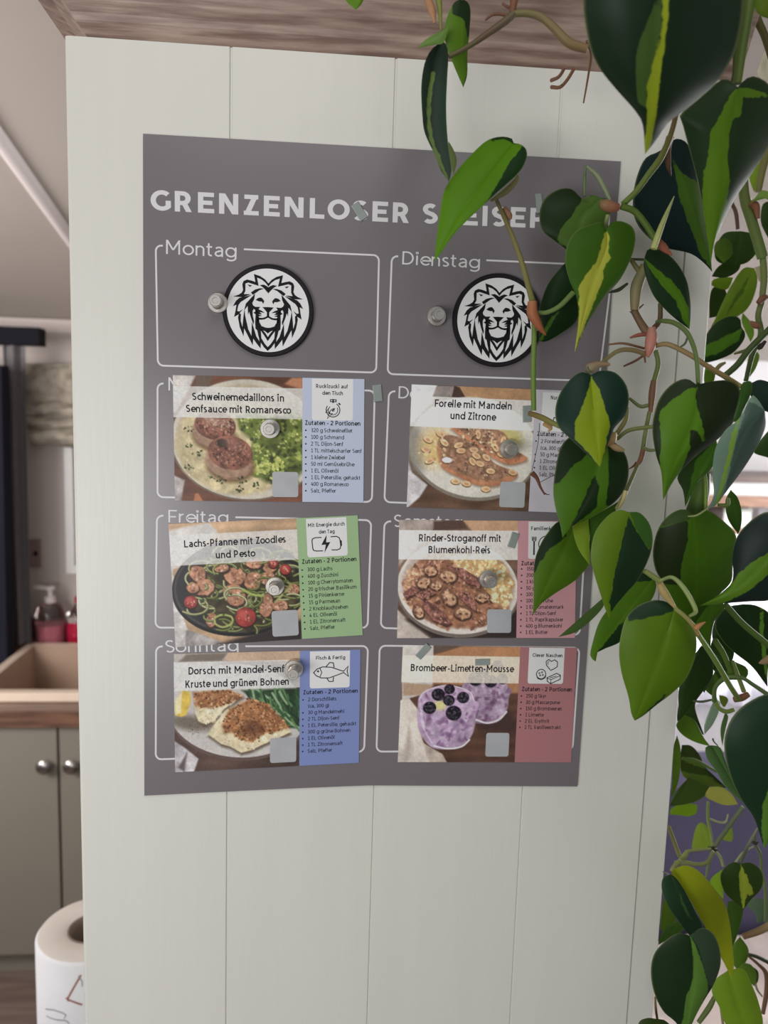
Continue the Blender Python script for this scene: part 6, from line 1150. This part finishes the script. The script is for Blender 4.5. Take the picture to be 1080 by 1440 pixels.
stem(T6, [(430, 560), (460, 620), (520, 700)], [34, 50, 16], -0.112, [(152, 128, 70), (172, 148, 82)], 'sheath'); stem(T6, [(520, 705), (570, 745), (620, 800), (650, 850)], [26, 26, 26, 26], -0.116, [(132, 140, 70), (140, 110, 54)]); stem(T6, [(630, 820), (650, 800), (688, 778)], [34, 30, 6], -0.118, (168, 112, 62), 'sheath')
stem(T6, [(640, 840), (740, 990), (810, 1110), (875, 1215)], [30, 32, 32, 30], [-0.115, -0.09], (96, 122, 40)); stem(T6, [(800, 680), (900, 790), (1050, 915)], [36, 38, 38], -0.06, (76, 104, 34)); stem(T6, [(740, 880), (790, 960), (830, 1060)], [36, 34, 30], -0.05, (76, 104, 26)); stem(T6, [(840, 1000), (870, 1080), (905, 1170)], [24, 26, 28], -0.05, (98, 116, 44))
stem(T6, [(850, 1215), (890, 1205), (930, 1185)], [36, 44, 34], -0.088, (120, 72, 42), 'sheath'); stem(T6, [(990, 1010), (1020, 1000), (1050, 985)], [10, 40, 50], -0.05, (168, 136, 92), 'sheath'); stem(T6, [(625, 180), (660, 60), (670, -60)], [110, 100, 90], -0.05, [(56, 88, 18), (70, 104, 22)]); stem(T6, [(690, 150), (690, 0), (680, -60)], [22, 22, 22], -0.058, (108, 134, 40), 'petiole')
stem(T6, [(590, 185), (640, 178), (700, 140)], [8, 12, 10], -0.09, (130, 144, 80), 'petiole'); stem(T6, [(760, 120), (810, 120), (815, 80)], [20, 26, 20], -0.06, (88, 104, 46), 'petiole')
stem(T7, [(600, 610), (610, 500), (690, 420), (820, 420), (920, 480), (1040, 560)], [40, 36, 34, 34, 36, 40], [-0.06, -0.085], (74, 100, 40), 'petiole'); stem(T7, [(605, 590), (640, 665), (700, 695), (760, 680)], [36, 40, 40, 34], -0.06, (98, 122, 42), 'petiole'); stem(T7, [(430, 608), (500, 615), (590, 598)], [14, 22, 18], -0.03, (70, 84, 58), 'petiole')
stem(T7, [(630, 970), (600, 940), (590, 915)], [10, 14, 16], -0.07, (74, 84, 74), 'petiole'); stem(T7, [(340, 1075), (450, 1090), (620, 1180)], [22, 30, 24], 0.06, (80, 106, 40), 'petiole', 'rear')
stem(T8, [(235, 150), (270, 250), (305, 345)], [26, 30, 30], 0.04, (128, 128, 66), plant='rear'); stem(T8, [(275, 390), (340, 385), (430, 398), (490, 380), (525, 310)], [34, 32, 28, 28, 24], -0.02, (142, 152, 86), 'petiole'); stem(T8, [(310, 380), (345, 330), (370, 310), (510, 295)], [40, 36, 24, 18], -0.015, (148, 158, 84), 'petiole')
stem(T8, [(720, 20), (620, 160), (530, 290), (490, 420), (480, 480)], [34, 32, 30, 22, 18], 0.03, [(96, 108, 80), (98, 112, 68)], plant='rear'); stem(T8, [(490, -10), (490, 100), (510, 200), (520, 290)], [20, 22, 20, 18], 0.09, (128, 146, 70), plant='rear'); stem(T8, [(500, 100), (560, 122), (605, 120), (622, 70)], [16, 16, 16, 10], 0.09, (156, 160, 106), 'aerial_root', 'rear')
stem(T8, [(495, 285), (525, 300), (555, 300)], [16, 40, 12], 0.028, (56, 50, 36), 'node', 'rear'); stem(T8, [(540, 310), (570, 350), (590, 410)], [16, 20, 18], 0.05, (134, 150, 80), 'petiole', 'rear'); stem(T8, [(815, 160), (760, 260), (705, 380)], [14, 22, 26], 0.0, (112, 122, 90), 'petiole'); stem(T8, [(800, 170), (800, 260), (835, 340), (840, 440), (865, 560), (868, 770)], [14, 20, 22, 22, 24, 26], 0.035, (92, 112, 58), plant='rear')
stem(T8, [(775, 250), (800, 258), (820, 252)], [10, 26, 10], 0.034, (62, 60, 44), 'node', 'rear'); stem(T8, [(790, 280), (720, 320), (670, 385)], [10, 14, 16], 0.06, (138, 146, 100), 'petiole', 'rear'); stem(T8, [(900, 790), (830, 830), (720, 870)], [50, 50, 40], 0.05, [(150, 128, 80), (116, 84, 52)], plant='rear'); stem(T8, [(900, 1045), (820, 1005), (755, 985)], [30, 28, 22], 0.045, (52, 62, 34), plant='rear')
stem(T8, [(760, 1000), (820, 1050), (870, 1110), (875, 1220), (850, 1370)], [20, 26, 34, 36, 30], 0.055, (100, 68, 44), plant='rear'); stem(T8, [(790, 1120), (810, 1210), (845, 1260)], [14, 16, 12], 0.06, (110, 112, 74), 'petiole', 'rear'); stem(T8, [(545, 1240), (500, 1330), (430, 1430)], [26, 40, 34], -0.02, (88, 104, 40)); stem(T8, [(560, 1260), (575, 1340), (590, 1450)], [16, 18, 22], -0.01, (140, 126, 78)); stem(T8, [(146, 1265), (150, 1340), (160, 1415)], [14, 18, 18], -0.04, (104, 98, 54), 'petiole')
stem(T8, [(240, 470), (215, 455), (195, 445)], [18, 12, 6], -0.04, (112, 116, 84), 'petiole'); stem(T8, [(250, 440), (280, 400), (310, 370)], [24, 34, 30], -0.03, (138, 144, 76), 'petiole')
stem(T2, [(835, 1140), (860, 1200), (870, 1290)], [20, 22, 20], 0.12, (92, 62, 48), plant='rear'); stem(T2, [(900, 1000), (910, 1120), (950, 1250), (1010, 1450)], [50, 58, 60, 60], 0.06, [(86, 96, 36), (84, 108, 38)], plant='rear'); stem(T2, [(940, 1140), (970, 1160), (985, 1230)], [30, 44, 20], 0.055, (124, 74, 48), 'sheath', 'rear'); stem(T2, [(1040, 830), (1010, 950), (985, 1080)], [50, 44, 36], 0.10, (112, 112, 50), plant='rear')
stem(T4, [(1010, 80), (1018, 200), (1005, 330), (985, 420), (1000, 520), (950, 640), (915, 785)], [36, 38, 36, 34, 34, 30, 26], 0.06, [(94, 114, 44), (96, 104, 52), (72, 96, 36), (58, 78, 30)], plant='rear'); stem(T4, [(985, 345), (1010, 320), (1035, 310)], [30, 40, 26], 0.056, (110, 66, 46), 'sheath', 'rear'); stem(T4, [(940, 450), (970, 470), (990, 480)], [16, 36, 26], 0.056, (130, 78, 50), 'sheath', 'rear')
stem(T4, [(1060, 480), (940, 600), (870, 690), (790, 760)], [38, 38, 38, 36], 0.035, (58, 80, 28), plant='rear'); stem(T4, [(1025, 560), (1000, 590), (985, 605)], [20, 30, 14], 0.033, (44, 34, 26), 'node', 'rear'); stem(T4, [(850, 630), (900, 615), (940, 600)], [12, 18, 16], 0.05, (92, 100, 40), 'petiole', 'rear'); stem(T4, [(740, 740), (765, 700), (800, 680)], [24, 26, 14], 0.06, (124, 114, 60), 'petiole', 'rear'); stem(T4, [(980, 140), (1000, 220)], [30, 20], 0.08, (150, 146, 100), 'sheath', 'rear')

# vines that run on above the picture, over the edge of the cornice, and stalks of leaves attached beyond the frame
def wstem(P, w, col, name='stem', plant='front'):
    P3 = cr([tuple(p) for p in P], 8); mb = MB(); tube(mb, P3, np.linspace(w[0], w[1], len(P3)), 10); o = mb.build(name, M['vine'], PLANT[plant], smooth=True)
    q = o.data.color_attributes.new('col', 'FLOAT_COLOR', 'POINT'); q.data.foreach_set('color', np.tile(np.array([*G(col, LG), 1], np.float32), len(o.data.vertices)))
def tp(T, x, y, Y): return at(T[0] + x / T[2], T[1] + y / T[2], Y)
wstem([tp(T2, 945, -155, -0.10), (0.315, -0.085, 0.535), (0.30, -0.045, 0.562), (0.27, 0.03, 0.5585), (0.22, 0.16, 0.5585)], (0.0026, 0.003), (96, 112, 44))
wstem([tp(T2, 470, -298, -0.185), (0.245, -0.15, 0.50), (0.262, -0.075, 0.55), (0.275, -0.03, 0.564), (0.28, 0.02, 0.560)], (0.0016, 0.002), (96, 118, 44), 'petiole')
wstem([tp(T1, 655, -18, -0.072), (0.218, -0.07, 0.53), (0.222, -0.045, 0.562), (0.23, 0.03, 0.5575), (0.24, 0.12, 0.5575)], (0.0022, 0.0028), (112, 84, 54))
wstem([tp(T1, 160, -18, -0.072), (0.163, -0.072, 0.535), (0.168, -0.045, 0.561), (0.19, 0.03, 0.5575), (0.21, 0.12, 0.5575)], (0.0018, 0.0024), (118, 108, 58))
wstem([tp(T1, 225, -18, -0.07), (0.176, -0.071, 0.51), (0.166, -0.072, 0.53)], (0.0012, 0.0014), (118, 128, 48), 'petiole')
wstem([tp(T1, 350, -4, -0.075), (0.195, -0.075, 0.505), (0.217, -0.071, 0.525)], (0.0012, 0.0014), (104, 120, 48), 'petiole')
wstem([at(512, -24, -0.08), (0.150, -0.08, 0.515), (0.163, -0.072, 0.535)], (0.0010, 0.0012), (104, 124, 48), 'petiole')
wstem([tp(T2, 965, -58, 0.04), (0.395, 0.04, 0.52), (0.392, 0.045, 0.556), (0.36, 0.07, 0.5585), (0.30, 0.14, 0.5585)], (0.003, 0.003), (100, 104, 44), 'stem', 'rear')
wstem([tp(T2, 1010, -58, -0.10), (0.335, -0.095, 0.515), (0.318, -0.085, 0.53)], (0.0012, 0.0014), (92, 112, 40), 'petiole')
wstem([at(1112, 1003, -0.15), at(1135, 955, -0.12), at(1100, 918, -0.07), at(1082, 909, -0.06)], (0.0012, 0.0014), (92, 116, 44), 'petiole')
wstem([tp(T6, 1148, 302, -0.115), at(1122, 660, -0.085), at(1112, 590, -0.075), at(1086, 558, -0.068)], (0.0012, 0.0014), (84, 108, 40), 'petiole')
